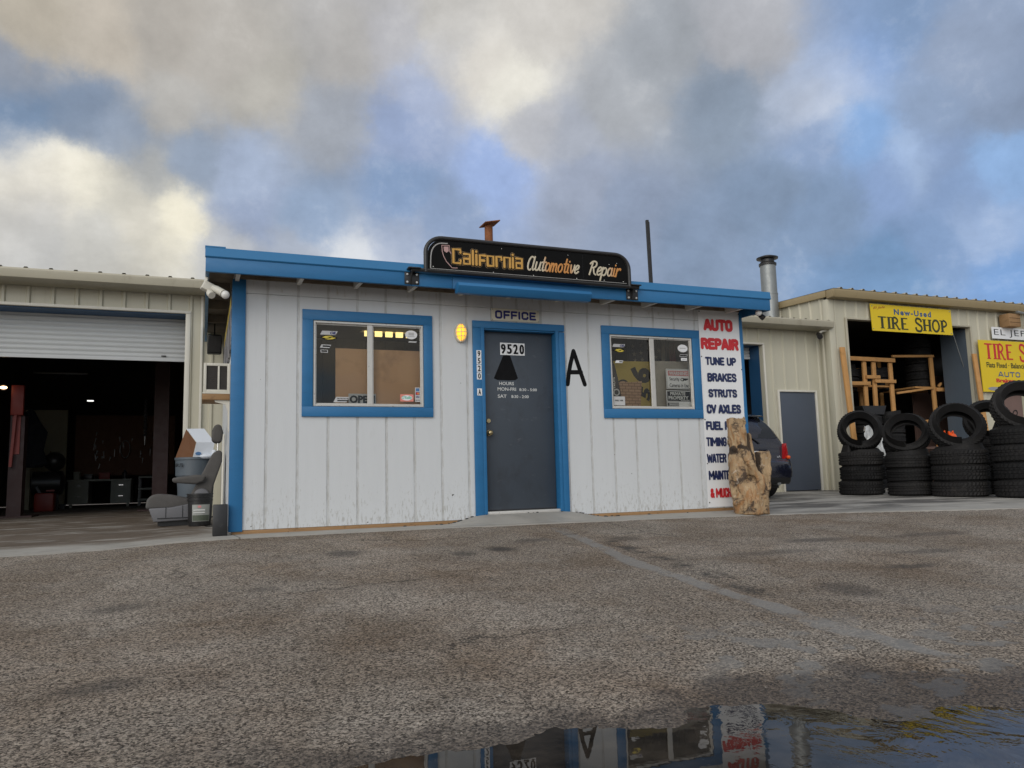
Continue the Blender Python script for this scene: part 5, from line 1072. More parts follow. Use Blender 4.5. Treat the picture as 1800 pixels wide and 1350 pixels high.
jk = [(.02, 2.02), (.08, 1.96), (.14, 1.80), (.24, 1.55), (.26, 1.2), (.27, .92), (.16, .86), (0, .90)]
mb.lathe([(r, z) for r, z in jk][::-1], (-3.42, 9.6, 0), 14)
for v in mb.v: v.y = 9.6+(v.y-9.6)*.45; v.x += .04*math.sin(v.z*9)
tag(obj('hanging_jacket', mb, 'jacket', None), 'dark jacket hanging by the pale post inside the workshop', 'jacket')
s = thing('compressor', 'dark round air compressor beside the steel desk', 'compressor', (-3.2, 9.9, 0)); obj('tank', MB().tube([(-3.45, 9.9, .55), (-3.4, 9.9, .55), (-2.9, 9.9, .55), (-2.85, 9.9, .55)], [.1, .24, .24, .1], 18), 'black_metal', s); obj('motor', MB().sphere((-3.05, 9.9, .98), .2, 14), 'black_metal', s); obj('leg', MB().box(-3.35, -3.31, 9.85, 9.95, 0, .4), 'black_metal', s); obj('leg', MB().box(-2.99, -2.95, 9.85, 9.95, 0, .4), 'black_metal', s)
s = thing('tool_cart', 'dark tool cart with shelves right of the steel desk', 'cart', (-1.35, 11.3, 0))
for z in (.12, .36, .62): obj('shelf', MB().box(-1.60, -1.12, 11.2, 11.7, z, z+.04), 'desk_green', s)
for x, y in ((-1.58, 11.22), (-1.14, 11.22), (-1.58, 11.68), (-1.14, 11.68)): obj('leg', MB().box(x-.015, x+.015, y-.015, y+.015, 0, .62), 'black_metal', s)

rnd = random.Random(17)
for i, (x, w_, h_, lb, mt) in enumerate(((-2.85, .12, .16, 'small pale box on the left end of the steel desk', 'desk_green'), (-2.62, .16, .10, 'dark toolbox lying on the steel desk', 'black_metal'), (-2.30, .22, .13, 'dull red toolbox in the middle of the steel desk', 'lift_red'), (-1.90, .12, .20, 'dark bottle-shaped can at the right end of the steel desk', 'black_plastic'))):
    s = thing('bench_item', lb, 'box' if i != 3 else 'can', (x, 11.5, .615))
    if i == 3: obj('body', MB().lathe([(0, 0), (.05, 0), (.05, .14), (.02, .17), (.02, .2), (0, .2)], (x, 11.5, .616), 16), mt, s)
    else: obj('body', MB().box(x-w_/2, x+w_/2, 11.4, 11.6, .616, .616+h_), mt, s, bevel=.008); obj('lid', MB().box(x-w_/2-.006, x+w_/2+.006, 11.394, 11.606, .617+h_, .632+h_), mt, s)
s = thing('air_hose', 'coiled dark air hose hanging near the right lift column', 'hose', (-1.3, 8.2, 1.2))
obj('coil', MB().tube([(-1.3+.02*math.sin(k*1.3), 8.2, 2.1-.012*k) for k in range(60)], [.018+.006*(k % 2) for k in range(60)], 8), 'black_plastic', s); obj('nozzle', MB().cyl((-1.3, 8.2, 1.38), (-1.3, 8.2, 1.22), .02, .012, 10), 'tool_steel', s)
s = thing('push_broom', 'thin dark broom leaning on the cream panel in the workshop', 'broom', (-3.2, 10.8, 0)); obj('handle', MB().cyl((-3.1, 10.8, .05), (-3.4, 11.6, 1.25), .014, n=8), 'raw_wood', s); obj('head', MB().box(-3.3, -2.95, 10.72, 10.84, .0, .10), 'black_plastic', s)
# ------------------------------------------------------------------ carved stump
def organic(name, mb, vox, m, amp=.006, parent=None):
    o = obj(name, mb, m, parent, smooth=0)
    md = o.modifiers.new('r', 'REMESH'); md.mode = 'VOXEL'; md.voxel_size = vox
    dg = bpy.context.evaluated_depsgraph_get(); me = bpy.data.meshes.new_from_object(o.evaluated_get(dg))
    o.modifiers.clear(); old = o.data; o.data = me; bpy.data.meshes.remove(old)
    for v in me.vertices:
        p = v.co
        k = amp*(mnoise.noise(Vector((p.x*9, p.y*9, p.z*4)))*1.6+mnoise.noise(Vector((p.x*26, p.y*26, p.z*9)))*.9+mnoise.noise(Vector((p.x*60, p.y*60, p.z*22)))*.45)
        v.co = p+v.normal*k
    me.polygons.foreach_set('use_smooth', [True]*len(me.polygons))
    return o
m = bpy.data.materials.new('carved_log'); m.use_nodes = True; MATS['carved_log'] = m
t = NT(m.node_tree); b = t.n['Principled BSDF']; P = t.pos(); Pv = t.vmath('MULTIPLY', P, (1, 1, .35))
c = t.mix(t.noise(Pv, 16., 6, .65, .6), (.18, .105, .05), (.60, .44, .26))
c = t.mix(t.map(t.noise(t.vmath('ADD', Pv, (3, 3, 3)), 8., 5, .6, 1.2), .50, .64, 0., .8), c, (.34, .16, .055))
c = t.mix(t.map(t.noise(t.vmath('ADD', P, (8, 1, 3)), 6.5, 6, .68, .5),   .52, .60, 0., .92), c, (.055, .036, .026))
c = t.mix(t.map(t.noise(t.vmath('ADD', P, (1, 9, 2)), 11., 5, .7, .8), .60, .70, 0., .6), c, (.60, .52, .42))
X, Y, Z = t.xyz(P); pj = t.vmath('ADD', t.comb(X, Z, 0.), t.vmath('SCALE', t.vmath('SUBTRACT', t.noise(P, 14., 4, .6, out=1), (.5, .5, .5)), .07))
cleft = None                                                                   # dark strips coloured along the clefts of the prongs
for a, e2, wd_ in (((6.035, .30), (6.045, .68), .030), ((5.885, .92), (5.90, .62), .026), ((5.90, .62), (5.945, .44), .028), ((5.72, .74), (5.80, .70), .024), ((5.66, .72), (5.68, .68), .03)):
    f = t.map(dist_seg(t, t.vmath('MULTIPLY', pj, (1, 1, 0)), a, e2), wd_*1.25, wd_*.7, 0., .93); cleft = f if cleft is None else t.math('MAXIMUM', cleft, f)
c = t.mix(cleft, c, (.030, .019, .013))
t.put(b.inputs['Base Color'], c); b.inputs['Roughness'].default_value = .8
t.put(b.inputs['Normal'], t.bump(t.noise(Pv, 40., 6, .7, .8), .8, .012))
yS = -.36; zg = slab(5.9, yS)+.004
mb = MB()
mb.tube([(5.925, yS, zg), (5.925, yS, .10), (5.915, yS, .24), (5.90, yS, .34)], [.205, .215, .205, .16], 18)
mb.tube([(5.80, yS, .05), (5.785, yS, .45), (5.772, yS-.01, .72), (5.766, yS-.01, 1.085)], [.11, .130, .108, .104], 16)
mb.tube([(5.90, yS-.01, .15), (5.905, yS-.03, .55), (5.915, yS-.01, .80), (5.922, yS, .898)], [.10, .085, .062, .055], 14)
mb.tube([(6.03, yS, .02), (6.105, yS, .28), (6.128, yS, .50), (6.132, yS, .672)], [.105, .098, .090, .086], 14)
mb.sphere((5.690, yS-.06, .71), .050, 10); mb.tube([(5.700, yS-.07, .93), (5.75, yS-.10, .78), (5.80, yS-.13, .62), (5.85, yS-.16, .40)], [.022, .055, .05, .03], 10); mb.tube([(5.80, yS-.17, .55), (5.92, yS-.20, .36), (5.97, yS-.19, .12)], [.03, .05, .03], 8); mb.tube([(5.79, yS-.13, 1.08), (5.80, yS-.10, .9)], [.02, .03], 8); mb.tube([(6.19, yS-.05, .685), (6.17, yS-.07, .5), (6.10, yS-.12, .2)], [.018, .03, .03], 8)
tag(organic('carved_stump', mb, .011, 'carved_log', .016), 'carved pale brown tree stump with three upright prongs before the white banner', 'stump')

# ------------------------------------------------------------------ dark blue hatchback, its rear towards us
cx, yc = 7.98, 2.05; zc = slab(cx, 3)+.004
car = thing('parked_car', 'dark navy hatchback with red tail lamps parked nose-in beside the office', 'car', (cx, yc, zc))
ST = [  # y, half width low, half width mid, z bottom, z shoulder, half width top, z top
    (.00, .66, .70, .33, .50, .66, .57), (.035, .74, .785, .27, .56, .74, .615), (.09, .77, .82, .25, .60, .775, .655), (.115, .775, .825, .25, .62, .72, .80), (.15, .78, .83, .24, .66, .66, .975),
    (.26, .79, .838, .23, .80, .63, 1.14), (.40, .795, .842, .22, .92, .60, 1.285), (.50, .80, .844, .21, .95, .59, 1.365), (.62, .80, .845, .20, .96, .585, 1.40), (1.3, .80, .847, .19, .93, .58, 1.445), (2.0, .80, .847, .19, .91, .58, 1.445),
    (2.45, .80, .845, .19, .90, .585, 1.375), (3.0, .80, .84, .19, .88, .62, 1.02), (3.1, .79, .838, .2, .86, .66, .96), (3.6, .77, .81, .22, .74, .64, .83), (3.85, .70, .74, .26, .60, .58, .68), (3.9, .62, .64, .30, .52, .5, .58)]
mb = MB(); n = 0; secs = []
for y, wl, wm, zb, zs, wt, zt in ST:
    h = [(0, zb), (wl*.85, zb), (wl, zb+.05), (wm, (zb+zs)/2), (wm*.985, zs), ((wm+wt)/2, zs+(zt-zs)*.30), (wt+.02, zt-(zt-zs)*.12), (wt*.90, zt), (wt*.5, zt+.012), (0, zt+.016)]
    ring = [(cx+x, yc+y, zc+z) for x, z in h]+[(cx-x, yc+y, zc+z) for x, z in h[-2:0:-1]]
    secs.append(ring); n = len(ring)
mb.v = [Vector(p) for r_ in secs for p in r_]
for i in range(len(secs)-1):
    for j in range(n): mb.f.append((i*n+j, i*n+(j+1) % n, (i+1)*n+(j+1) % n, (i+1)*n+j))
mb.f += [tuple(range(n)), tuple((len(secs)-1)*n+j for j in range(n))[::-1]]
body = obj('body', mb, 'car_paint', car, smooth=50)
def cpt(x, y, z): return (cx+x, yc+y, zc+z)
bp = MB(); prof = [(-.03, .34), (-.045, .42), (-.04, .55), (-.015, .60), (.04, .615)]
segs = [(-.80, .20), (-.78, .07), (-.70, .0), (-.4, -.03), (0, -.04), (.4, -.03), (.70, .0), (.78, .07), (.835, .20), (.84, .35)]
for x, dy in segs:
    for py, pz in prof: bp.v.append(Vector(cpt(x*(1.0 if pz < .6 else .97), py+dy, pz)))
k = len(prof); bp.f = [(i*k+j, (i+1)*k+j, (i+1)*k+j+1, i*k+j+1) for i in range(len(segs)-1) for j in range(k-1)]
bumper = obj('bumper', bp, 'car_paint', car, smooth=60)
vl = MB()
for x, dy in segs[:-1]:
    for py, pz in ((.02, .23), (-.02, .27), (-.03, .338)): vl.v.append(Vector(cpt(x*.97, py+dy, pz)))
vl.f = [(i*3+j, (i+1)*3+j, (i+1)*3+j+1, i*3+j+1) for i in range(len(segs)-2) for j in range(2)]
obj('lower_skirt', vl, 'trim_black', bumper, smooth=60)
def on_hatch(x, z, off=.006):
    y = lerp(z, [(.60, .085), (.66, .095), (.80, .116), (.975, .151), (1.14, .262), (1.285, .402), (1.365, .502), (1.40, .62)])
    return cpt(x, y-off, z)
def wmax(z): return lerp(z, [(.98, .645), (1.15, .605), (1.38, .545)])
gl = MB(); rows = [.985, 1.05, 1.15, 1.22, 1.30, 1.345]
for z in rows:
    for u in (-1, -.5, 0, .5, 1): gl.v.append(Vector(on_hatch(wmax(z)*u*.96, z, .010)))
gl.f = [(i*5+j, i*5+j+1, i*5+j+6, i*5+j+5) for i in range(len(rows)-1) for j in range(4)]
obj('rear_window', gl, 'car_glass', car, smooth=60)
obj('roof_spoiler', MB().prismx([(yc+.40, zc+1.355), (yc+.385, zc+1.372), (yc+.64, zc+1.425), (yc+.66, zc+1.40)], cx-.56, cx+.56), 'car_paint', car, bevel=.008)
for sgn in (-1, 1):
    tl = MB(); pts = [(.63, .615), (.69, .86), (.735, .90), (.80, .84), (.838, .66), (.825, .615)]
    fr_ = [Vector(cpt(sgn*x, (.055 if x < .7 else .07 if x < .78 else .13 if x < .83 else .17), z)) for x, z in pts]
    bk = [Vector(cpt(sgn*x*.98, .30, z)) for x, z in pts]
    tl.add(fr_+bk, [tuple(range(6)), tuple(range(11, 5, -1))]+[(i, i+6, (i+1) % 6+6, (i+1) % 6) for i in range(6)])
    lamp = obj('tail_lamp', tl, 'tail_red', car, bevel=.008)
    obj('reversing_lens', MB().sphere(cpt(sgn*.76, .075, .665), 1, 12, (.038, .035, .032)), 'orange_plastic', lamp)
    sg_ = MB(); rows = [(.97, .30, .82), (1.38, .62, .62)]
    sw = [cpt(sgn*(.838), .45, .955), cpt(sgn*.845, 1.9, .935), cpt(sgn*.64, 2.0, 1.35), cpt(sgn*.645, .70, 1.33)]
    c3 = sum((Vector(p) for p in sw), Vector())/4; obj('side_window', MB().add([Vector(p)+Vector((sgn*.006, 0, 0)) for p in sw], [(0, 1, 2, 3)]), 'car_glass', car)
    for wy in (.72, 3.1):
        wh = MB(); wh.lathe([(.0, -.09), (.17, -.09), (.19, -.10), (.285, -.095), (.30, -.08), (.302, .08), (.285, .095), (.19, .1), (0, .06)], (0, 0, 0), 32)
        wo = obj('wheel', wh, 'rubber', car, local=True); wo.location = Vector((sgn*.745, wy, .302)); wo.rotation_euler = (0, R(90), 0)
        rm = obj('rim', MB().lathe([(0, .102 if sgn > 0 else -.102), (.18, .104 if sgn > 0 else -.104), (.185, .09 if sgn > 0 else -.09)], (0, 0, 0), 24), 'galvanised', wo, local=True)
em = obj('emblem', MB().tube([on_hatch(.064*math.cos(R(a)), .845+.052*math.sin(R(a)), .010) for a in range(0, 360, 20)], .009, 8, closed=True), 'chrome', car)
eb = MB(); 
for p in (((-.03, .845), (.03, .845)), ((0, .81), (0, .88))): eb.tube([on_hatch(*p[0], .010), on_hatch(*p[1], .010)], .010, 8)
obj('emblem_bar', eb, 'chrome', em)
obj('number_plate', MB().box(cx-.16, cx+.16, yc+.062, yc+.080, zc+.655, zc+.775), 'sign_white', car, bevel=.004)
obj('plate_recess', MB().prismx([(yc+.085, zc+.64), (yc+.070, zc+.80), (yc+.12, zc+.815), (yc+.14, zc+.64)], cx-.34, cx+.34), 'car_paint', car, bevel=.006)
text('xA', cx+.52, cx+.60, zc+.66, zc+.70, yc+.074, 'chrome', car, 'badge', bold=.03)
fs = strokes([smoothline([(-.085, .02), (-.04, .045), (.02, .03), (.075, -.025)]), smoothline([(-.085, .02), (-.04, -.02), (.02, -.01), (.075, .04)])], lambda x, z: (cx-.07+x*1.15, zc+1.045+z*1.15), .005, yc+.182, 'sign_white', car, 'fish_decal', .3)
obj('exhaust', MB().tube([cpt(.44, .5, .28), cpt(.44, .10, .26), cpt(.45, -.03, .245)], [.03, .035, .038], 16), 'galvanised', car)
obj('wiper', MB().tube([on_hatch(-.05, 1.0, .016), on_hatch(.10, .985, .018), on_hatch(.22, .90, .02)], .010, 6), 'trim_black', car)
obj('underbody', MB().box(cx-.72, cx+.72, yc+.3, yc+3.6, zc+.16, zc+.24), 'trim_black', car)

# ------------------------------------------------------------------ tyres
def tyre_mb(Rr, wd, rim, n=54, chunky=True, seed=0):
    """revolved tyre about z, lugs standing out of the tread"""
    h = wd/2; mb = MB()
    prof = [(rim, -h*.62, 0), (rim+.012, -h*.78, 0), (rim+(Rr-rim)*.45, -h, 0), (Rr-.045, -h*.97, 0), (Rr-.022, -h*.90, .6), (Rr, -h*.80, 1), (Rr+.003, -h*.42, 1), (Rr-.010, -h*.39, 0), (Rr-.010, -h*.31, 0), (Rr+.004, -h*.28, 1),
            (Rr+.004, h*.05-.012, 1), (Rr-.010, h*.05-.008, 0), (Rr-.010, h*.05+.008, 0), (Rr+.004, h*.05+.012, 1), (Rr+.004, h*.28, 1), (Rr-.010, h*.31, 0), (Rr-.010, h*.39, 0), (Rr+.003, h*.42, 1), (Rr, h*.80, 1), (Rr-.022, h*.90, .6), (Rr-.045, h*.97, 0), (rim+(Rr-rim)*.45, h, 0), (rim+.012, h*.78, 0), (rim, h*.62, 0),
            (rim+.02, h*.50, 0), (Rr-.035, h*.72, 0), (Rr-.03, 0, 0), (Rr-.035, -h*.72, 0), (rim+.02, -h*.50, 0)]
    N = len(prof); nn = n*2; dep = .012 if chunky else .007
    for i, (r, z, k) in enumerate(prof):
        for j in range(nn):
            ph = (j+ (0 if z < -h*.3 else 1 if z < h*.3 else 0)+(seed if abs(z) < h*.3 else 0)) % 2
            a = 2*math.pi*(j+ (z/h*1.6 if abs(z) < h*.9 else 0))/nn
            rr = r-(dep*k if ph else 0)
            if i in (2, 21): z += (.004 if (j*7//5) % 23 in (1, 2, 4, 5, 7, 8, 9, 11) else 0)*(1 if z > 0 else -1)      # raised sidewall lettering
            mb.v.append(Vector((rr*math.cos(a), rr*math.sin(a), z)))
    mb.f = [(i*nn+j, i*nn+(j+1) % nn, ((i+1) % N)*nn+(j+1) % nn, ((i+1) % N)*nn+j) for i in range(N) for j in range(nn)]
    return mb
PROTO = {}
def tyre(kind, label, loc, rot=(0, 0, 0), group=None):
    if kind not in PROTO:
        spec = {'a': (.370, .245, .222, 46, True), 'b': (.365, .222, .235, 50, False), 'c': (.41, .245, .255, 44, True), 'd': (.42, .255, .25, 40, True), 'e': (.30, .19, .19, 46, False), 'f': (.36, .22, .2, 46, False)}[kind]
        o = obj('tire', tyre_mb(*spec), 'rubber', None, local=True, smooth=35); PROTO[kind] = o
    else:
        o = PROTO[kind].copy(); COL.objects.link(o)
    o.location = loc; o.rotation_euler = rot
    tag(o, label, 'tire', group); return o
rnd = random.Random(5)
CAMP = Vector((-.2615, -8.0622, .4625))
LEV = ['bottom', 'middle', 'top']; G = 'tires stacked flat in the row before the tire shop'
for kind, x, y, h, nm, lv in (('a', 10.50, 2.33, .250, 'first stack from the tan door', LEV), ('b', 10.755, 1.55, .226, 'second stack from the tan door', LEV), ('c', 10.93, .755, .248, 'third stack from the tan door', LEV), ('d', 11.21, -.13, .262, 'big stack at the right photo edge', ['bottom', 'second lowest', 'third lowest', 'top'])):
    z = slab(x, y)+.004
    for i, l in enumerate(lv):
        tyre(kind, '%s lying black tire in the %s' % (l, nm), (x+rnd.uniform(-.022, .022), y+rnd.uniform(-.022, .022), z+h*(i+.5)), (rnd.uniform(-.012, .012), rnd.uniform(-.012, .012), rnd.uniform(0, 6)), G)
def stand(kind, label, x, y, zb, Rr, lean, turn=0.):
    """an upright tyre, its axle towards the lot, leaning back by lean degrees on its lowest point"""
    dr = (CAMP-Vector((x, y, 0))); az = math.atan2(dr.y, dr.x)+R(turn)
    q = Matrix.Rotation(az, 4, 'Z') @ Matrix.Rotation(R(90-lean), 4, 'Y')
    o = tyre(kind, label, (x, y, zb+Rr*math.cos(R(lean))+.12*math.sin(R(lean))-.03)); o.rotation_euler = q.to_euler()
    o['group'] = 'upright tires on top of the tire stacks'
S0 = lambda x, y, h, n: slab(x, y)+.004+h*n
stand('a', 'upright black tire on the first stack from the tan door', 10.52, 2.30, S0(10.5, 2.33, .25, 3), .37, 22, 6)
stand('b', 'upright smooth black tire on the second stack from the tan door', 10.70, 1.49, S0(10.68, 1.58, .226, 3), .36, 30, -5)
stand('c', 'upright knobby black tire on the third stack from the tan door', 10.92, .72, S0(10.82, .8, .248, 3)-.02, .385, 28, 12)
stand('d', 'biggest upright tire, on the tall stack at the right photo edge', 11.21, -.17, S0(11.02, -.06, .262, 4)-.06, .375, 26, 18)
# second row, partly hidden
for i in range(4): tyre('f', ['lowest', 'second', 'third', 'top'][i]+' tire of the half hidden stack behind the third and big stacks', (11.95, .95, S0(11.95, .95, .218, i+.5)), (0, 0, i), 'tires of the half hidden rear stack')
stand('f', 'small upright tire half hidden behind the biggest tires', 11.92, .93, S0(11.95, .95, .218, 4)-.02, .36, 20, 10)
for q, (x, y) in enumerate(((12.98, 4.45), (13.62, 4.45))):
    for i in range(8): tyre('e', 'car tire %s in the %s narrow stack inside the tire shop doorway' % (['at the very bottom', 'second from the floor', 'third from the floor', 'fourth from the floor', 'fifth from the floor', 'sixth from the floor', 'next to the top', 'at the very top'][i], ['left', 'right'][q]), (x, y, .004+.192*(i+.5)), (0, 0, i*.7+q), 'car tires in the narrow stacks inside the doorway')
tub = MB(); tub.prism([(12.62, 1.74), (12.70, 1.56), (13.22, 1.56), (13.30, 1.75), (13.27, 1.755), (13.19, 1.59), (12.73, 1.59), (12.65, 1.745)], 4.2, 4.7); tub.prism([(12.66, 1.74), (12.735, 1.592), (13.185, 1.592), (13.265, 1.745)], 4.66, 4.7); tub.prism([(12.66, 1.74), (12.735, 1.592), (13.185, 1.592), (13.265, 1.745)], 4.2, 4.23)
tag(obj('wash_tub', tub, 'black_plastic', None), 'black open tub resting on the left narrow tire stack', 'tub')
# lumber racks inside the bay
YR = 4.72; F = (YR+8.06)/(4.5+8.06)
def px(x): return -.2615+(x+.2615)*F
def pz(z): return .4625+(z-.4625)*F
rk = thing('tire_rack', 'left lumber rack of short boards inside the tire shop bay', 'rack', (px(13.3), YR, 0))
def bar(parent, a, b2, wd=.09, th=.045, y=None, nm='beam'):
    y = YR if y is None else y; return obj(nm, MB().beam((px(a[0]), y, pz(a[1])), (px(b2[0]), y, pz(b2[1])), th, wd, (0, 1, 0) if False else (0, 0, 1)), 'lumber', parent, bevel=.004)
def post(parent, xb, xt, zb, zt, y=None, wd=.105, nm='upright'):
    y = YR+.05 if y is None else y; return obj(nm, MB().beam((px(xb), y, pz(zb)), (px(xt), y, pz(zt)), wd, .045, (0, 1, 0)), 'lumber', parent, bevel=.004)
bar(rk, (12.665, 2.800), (13.99, 2.792)); bar(rk, (13.118, 2.403), (13.51, 2.408), .075); bar(rk, (12.678, 2.253), (13.215, 2.262), .08); bar(rk, (13.355, 2.318), (13.968, 2.320), .075)
post(rk, 12.66, 12.66, 0, 2.755, wd=.06); post(rk, 13.11, 13.13, 1.60, 2.75); post(rk, 13.375, 13.405, 1.60, 2.75); post(rk, 13.885, 13.895, 0, 2.75)
for x in (12.68, 13.90):
    obj('side_rail', MB().beam((px(x), YR+.06, pz(2.30)), (px(x)+.05, YR+1.0, pz(2.30)), .045, .09), 'lumber', rk)
    obj('upright', MB().beam((px(x)+.05, YR+1.0, 0), (px(x)+.05, YR+1.0, pz(2.75)), .09, .045, (0, 1, 0)), 'lumber', rk)
obj('shelf', MB().box(px(12.7), px(13.95), YR+.08, YR+1.0, pz(2.20), pz(2.235)), 'lumber', rk)
obj('shelf', MB().box(px(12.7), px(13.95), YR+.08, YR+1.0, pz(1.0), pz(1.03)), 'lumber', rk)
for i, x in enumerate((13.15, 13.8, 14.1)):
    for k in range(2): tyre('e', 'dark tire in the left lumber rack, %s, %s of two' % (['left end', 'middle', 'right end'][i], ['lower', 'upper'][k]), (px(x)-.15, YR+.5, pz(2.235)+.10+.192*k), (0, 0, i), 'dark tires in the left lumber rack')
r2 = thing('tire_rack', 'right lumber rack with a shelf of tires inside the tire shop bay', 'rack', (16.4, 5.6, 0))
Y1, Y2 = 5.0, 6.1
def seg(nm, a, b2, wd=.10, th=.045, up_=(0, 0, 1)): return obj(nm, MB().beam(a, b2, th, wd, up_), 'lumber', r2, bevel=.004)
obj('upright', MB().beam((15.73, Y1, 0), (15.71, Y1, 3.03), .11, .045, (0, 1, 0)), 'lumber', r2, bevel=.004)
obj('upright', MB().beam((16.31, Y1+.02, 0), (16.31, Y1+.02, 3.03), .11, .045, (0, 1, 0)), 'lumber', r2, bevel=.004)
obj('upright', MB().beam((15.60, Y2+.3, 0), (15.60, Y2+.3, 3.1), .10, .045, (0, 1, 0)), 'lumber', r2, bevel=.004)
seg('beam', (14.45, Y1-.03, 2.975), (15.77, Y1-.03, 3.025), .055); seg('beam', (15.76, Y1-.05, 2.225), (16.40, Y1-.05, 2.225), .085); seg('beam', (14.50, Y1-.03, 2.12), (15.68, Y1-.03, 2.265), .05); seg('beam', (15.85, Y1-.03, 2.30), (15.95, Y1-.03, 2.38), .05)
seg('beam', (14.9, Y1-.03, 1.45), (15.70, Y1-.03, 1.50), .06)
obj('shelf', MB().box(15.2, 16.4, Y1+.05, Y2, 2.262, 2.30), 'lumber', r2)
for i in range(6): tyre('e', 'dark tire lying %s on the shelf of the right lumber rack' % ['lowest', 'second', 'third', 'fourth', 'fifth', 'topmost'][i], (15.80, Y1+.42, 2.302+.192*(i+.5)), (0, 0, i*1.1), 'tires on the shelf of the right rack')
for i in range(7): tyre('f', 'black tire %s in the tall dark stack under the right rack shelf' % ['1st from the floor', '2nd from the floor', '3rd from the floor', '4th from the floor', '5th from the floor', '6th from the floor', 'on top'][i], (14.9, 5.9, .004+.222*(i+.5)), (0, 0, i), 'tires of the tall stack under the shelf')
tag(obj('brown_board', MB().box(16.45, 17.6, 6.2, 6.24, 0, 2.75), 'brown_board', None), 'brown upright board standing at the right end inside the tire shop', 'board')
tag(obj('pull_chain', MB().tube([(15.62, 4.3, 3.5), (16.0, 4.32, 2.4), (16.35, 4.35, 1.3)], .008, 6), 'galvanised', None), 'thin slanting chain hanging at the right side of the open tire bay', 'chain')
# leaning studs
for x0, x1, z0_, z1_, lb in ((12.045, 11.985, 0.0, 2.93, 'long raw wooden stud leaning on the wall left of the tire shop bay'), (15.92, 15.86, 0.0, 2.93, 'long raw wooden stud leaning on the wall right of the tire shop bay')):
    tag(obj('wooden_stud', MB().beam((x0, 3.86, z0_), (x1, 4.0, z1_), .12, .045, (0, 1, 0)), 'lumber', None, bevel=.004), lb, 'stud')
# petrol jugs, white sheet
for x, lb in ((14.03, 'orange plastic jug with a yellow label, left one behind the third tire ring'), (14.27, 'plain orange plastic jug, right one behind the third tire ring')):
    s = thing('oil_jug', lb, 'jug', (x, 3.5, .85), 'orange jugs behind the tires')
    obj('body', MB().prism([(x-.10, .84), (x+.10, .84), (x+.10, 1.03), (x+.06, 1.09), (x-.02, 1.11), (x-.10, 1.06)], 3.43, 3.57), 'orange_plastic', s, bevel=.015); obj('spout', MB().cyl((x-.04, 3.5, 1.09), (x-.055, 3.5, 1.15), .025, n=12), 'orange_plastic', s); obj('handle', MB().tube([(x, 3.5, 1.10), (x+.06, 3.5, 1.16), (x+.10, 3.5, 1.04)], .014, 8), 'orange_plastic', s)
    if x < 14.1: obj('label', MB().box(x-.07, x+.07, 3.424, 3.429, .87, .99), 'yellow_sign', s)
tag(obj('low_bench', MB().box(13.7, 14.6, 3.3, 3.75, .79, .838).box(13.72, 13.78, 3.32, 3.38, .0, .789).box(14.52, 14.58, 3.32, 3.38, .0, .789), 'brown_board', None), 'low dark bench carrying the orange jugs behind the tires', 'bench')
mb = MB(); nu, nv = 26, 16
for i in range(nu+1):
    for j in range(nv+1):
        u, v = i/nu, j/nv
        mb.v.append(Vector((12.0+.42*u+.03*mnoise.noise(Vector((u*6, v*5, 1))), 3.55+.10*mnoise.noise(Vector((u*7+v*3, v*2, 4)))+.05*mnoise.noise(Vector((u*17, v*9, 2)))+.06*v, .62+.66*v+.03*mnoise.noise(Vector((u*5, v*6, 8))))))
mb.f = [(i*(nv+1)+j, (i+1)*(nv+1)+j, (i+1)*(nv+1)+j+1, i*(nv+1)+j+1) for i in range(nu) for j in range(nv)]
tag(obj('plastic_sheet', mb, 'sheet_white', None, smooth=60), 'crumpled pale plastic sheet behind the first upright tire', 'sheet')

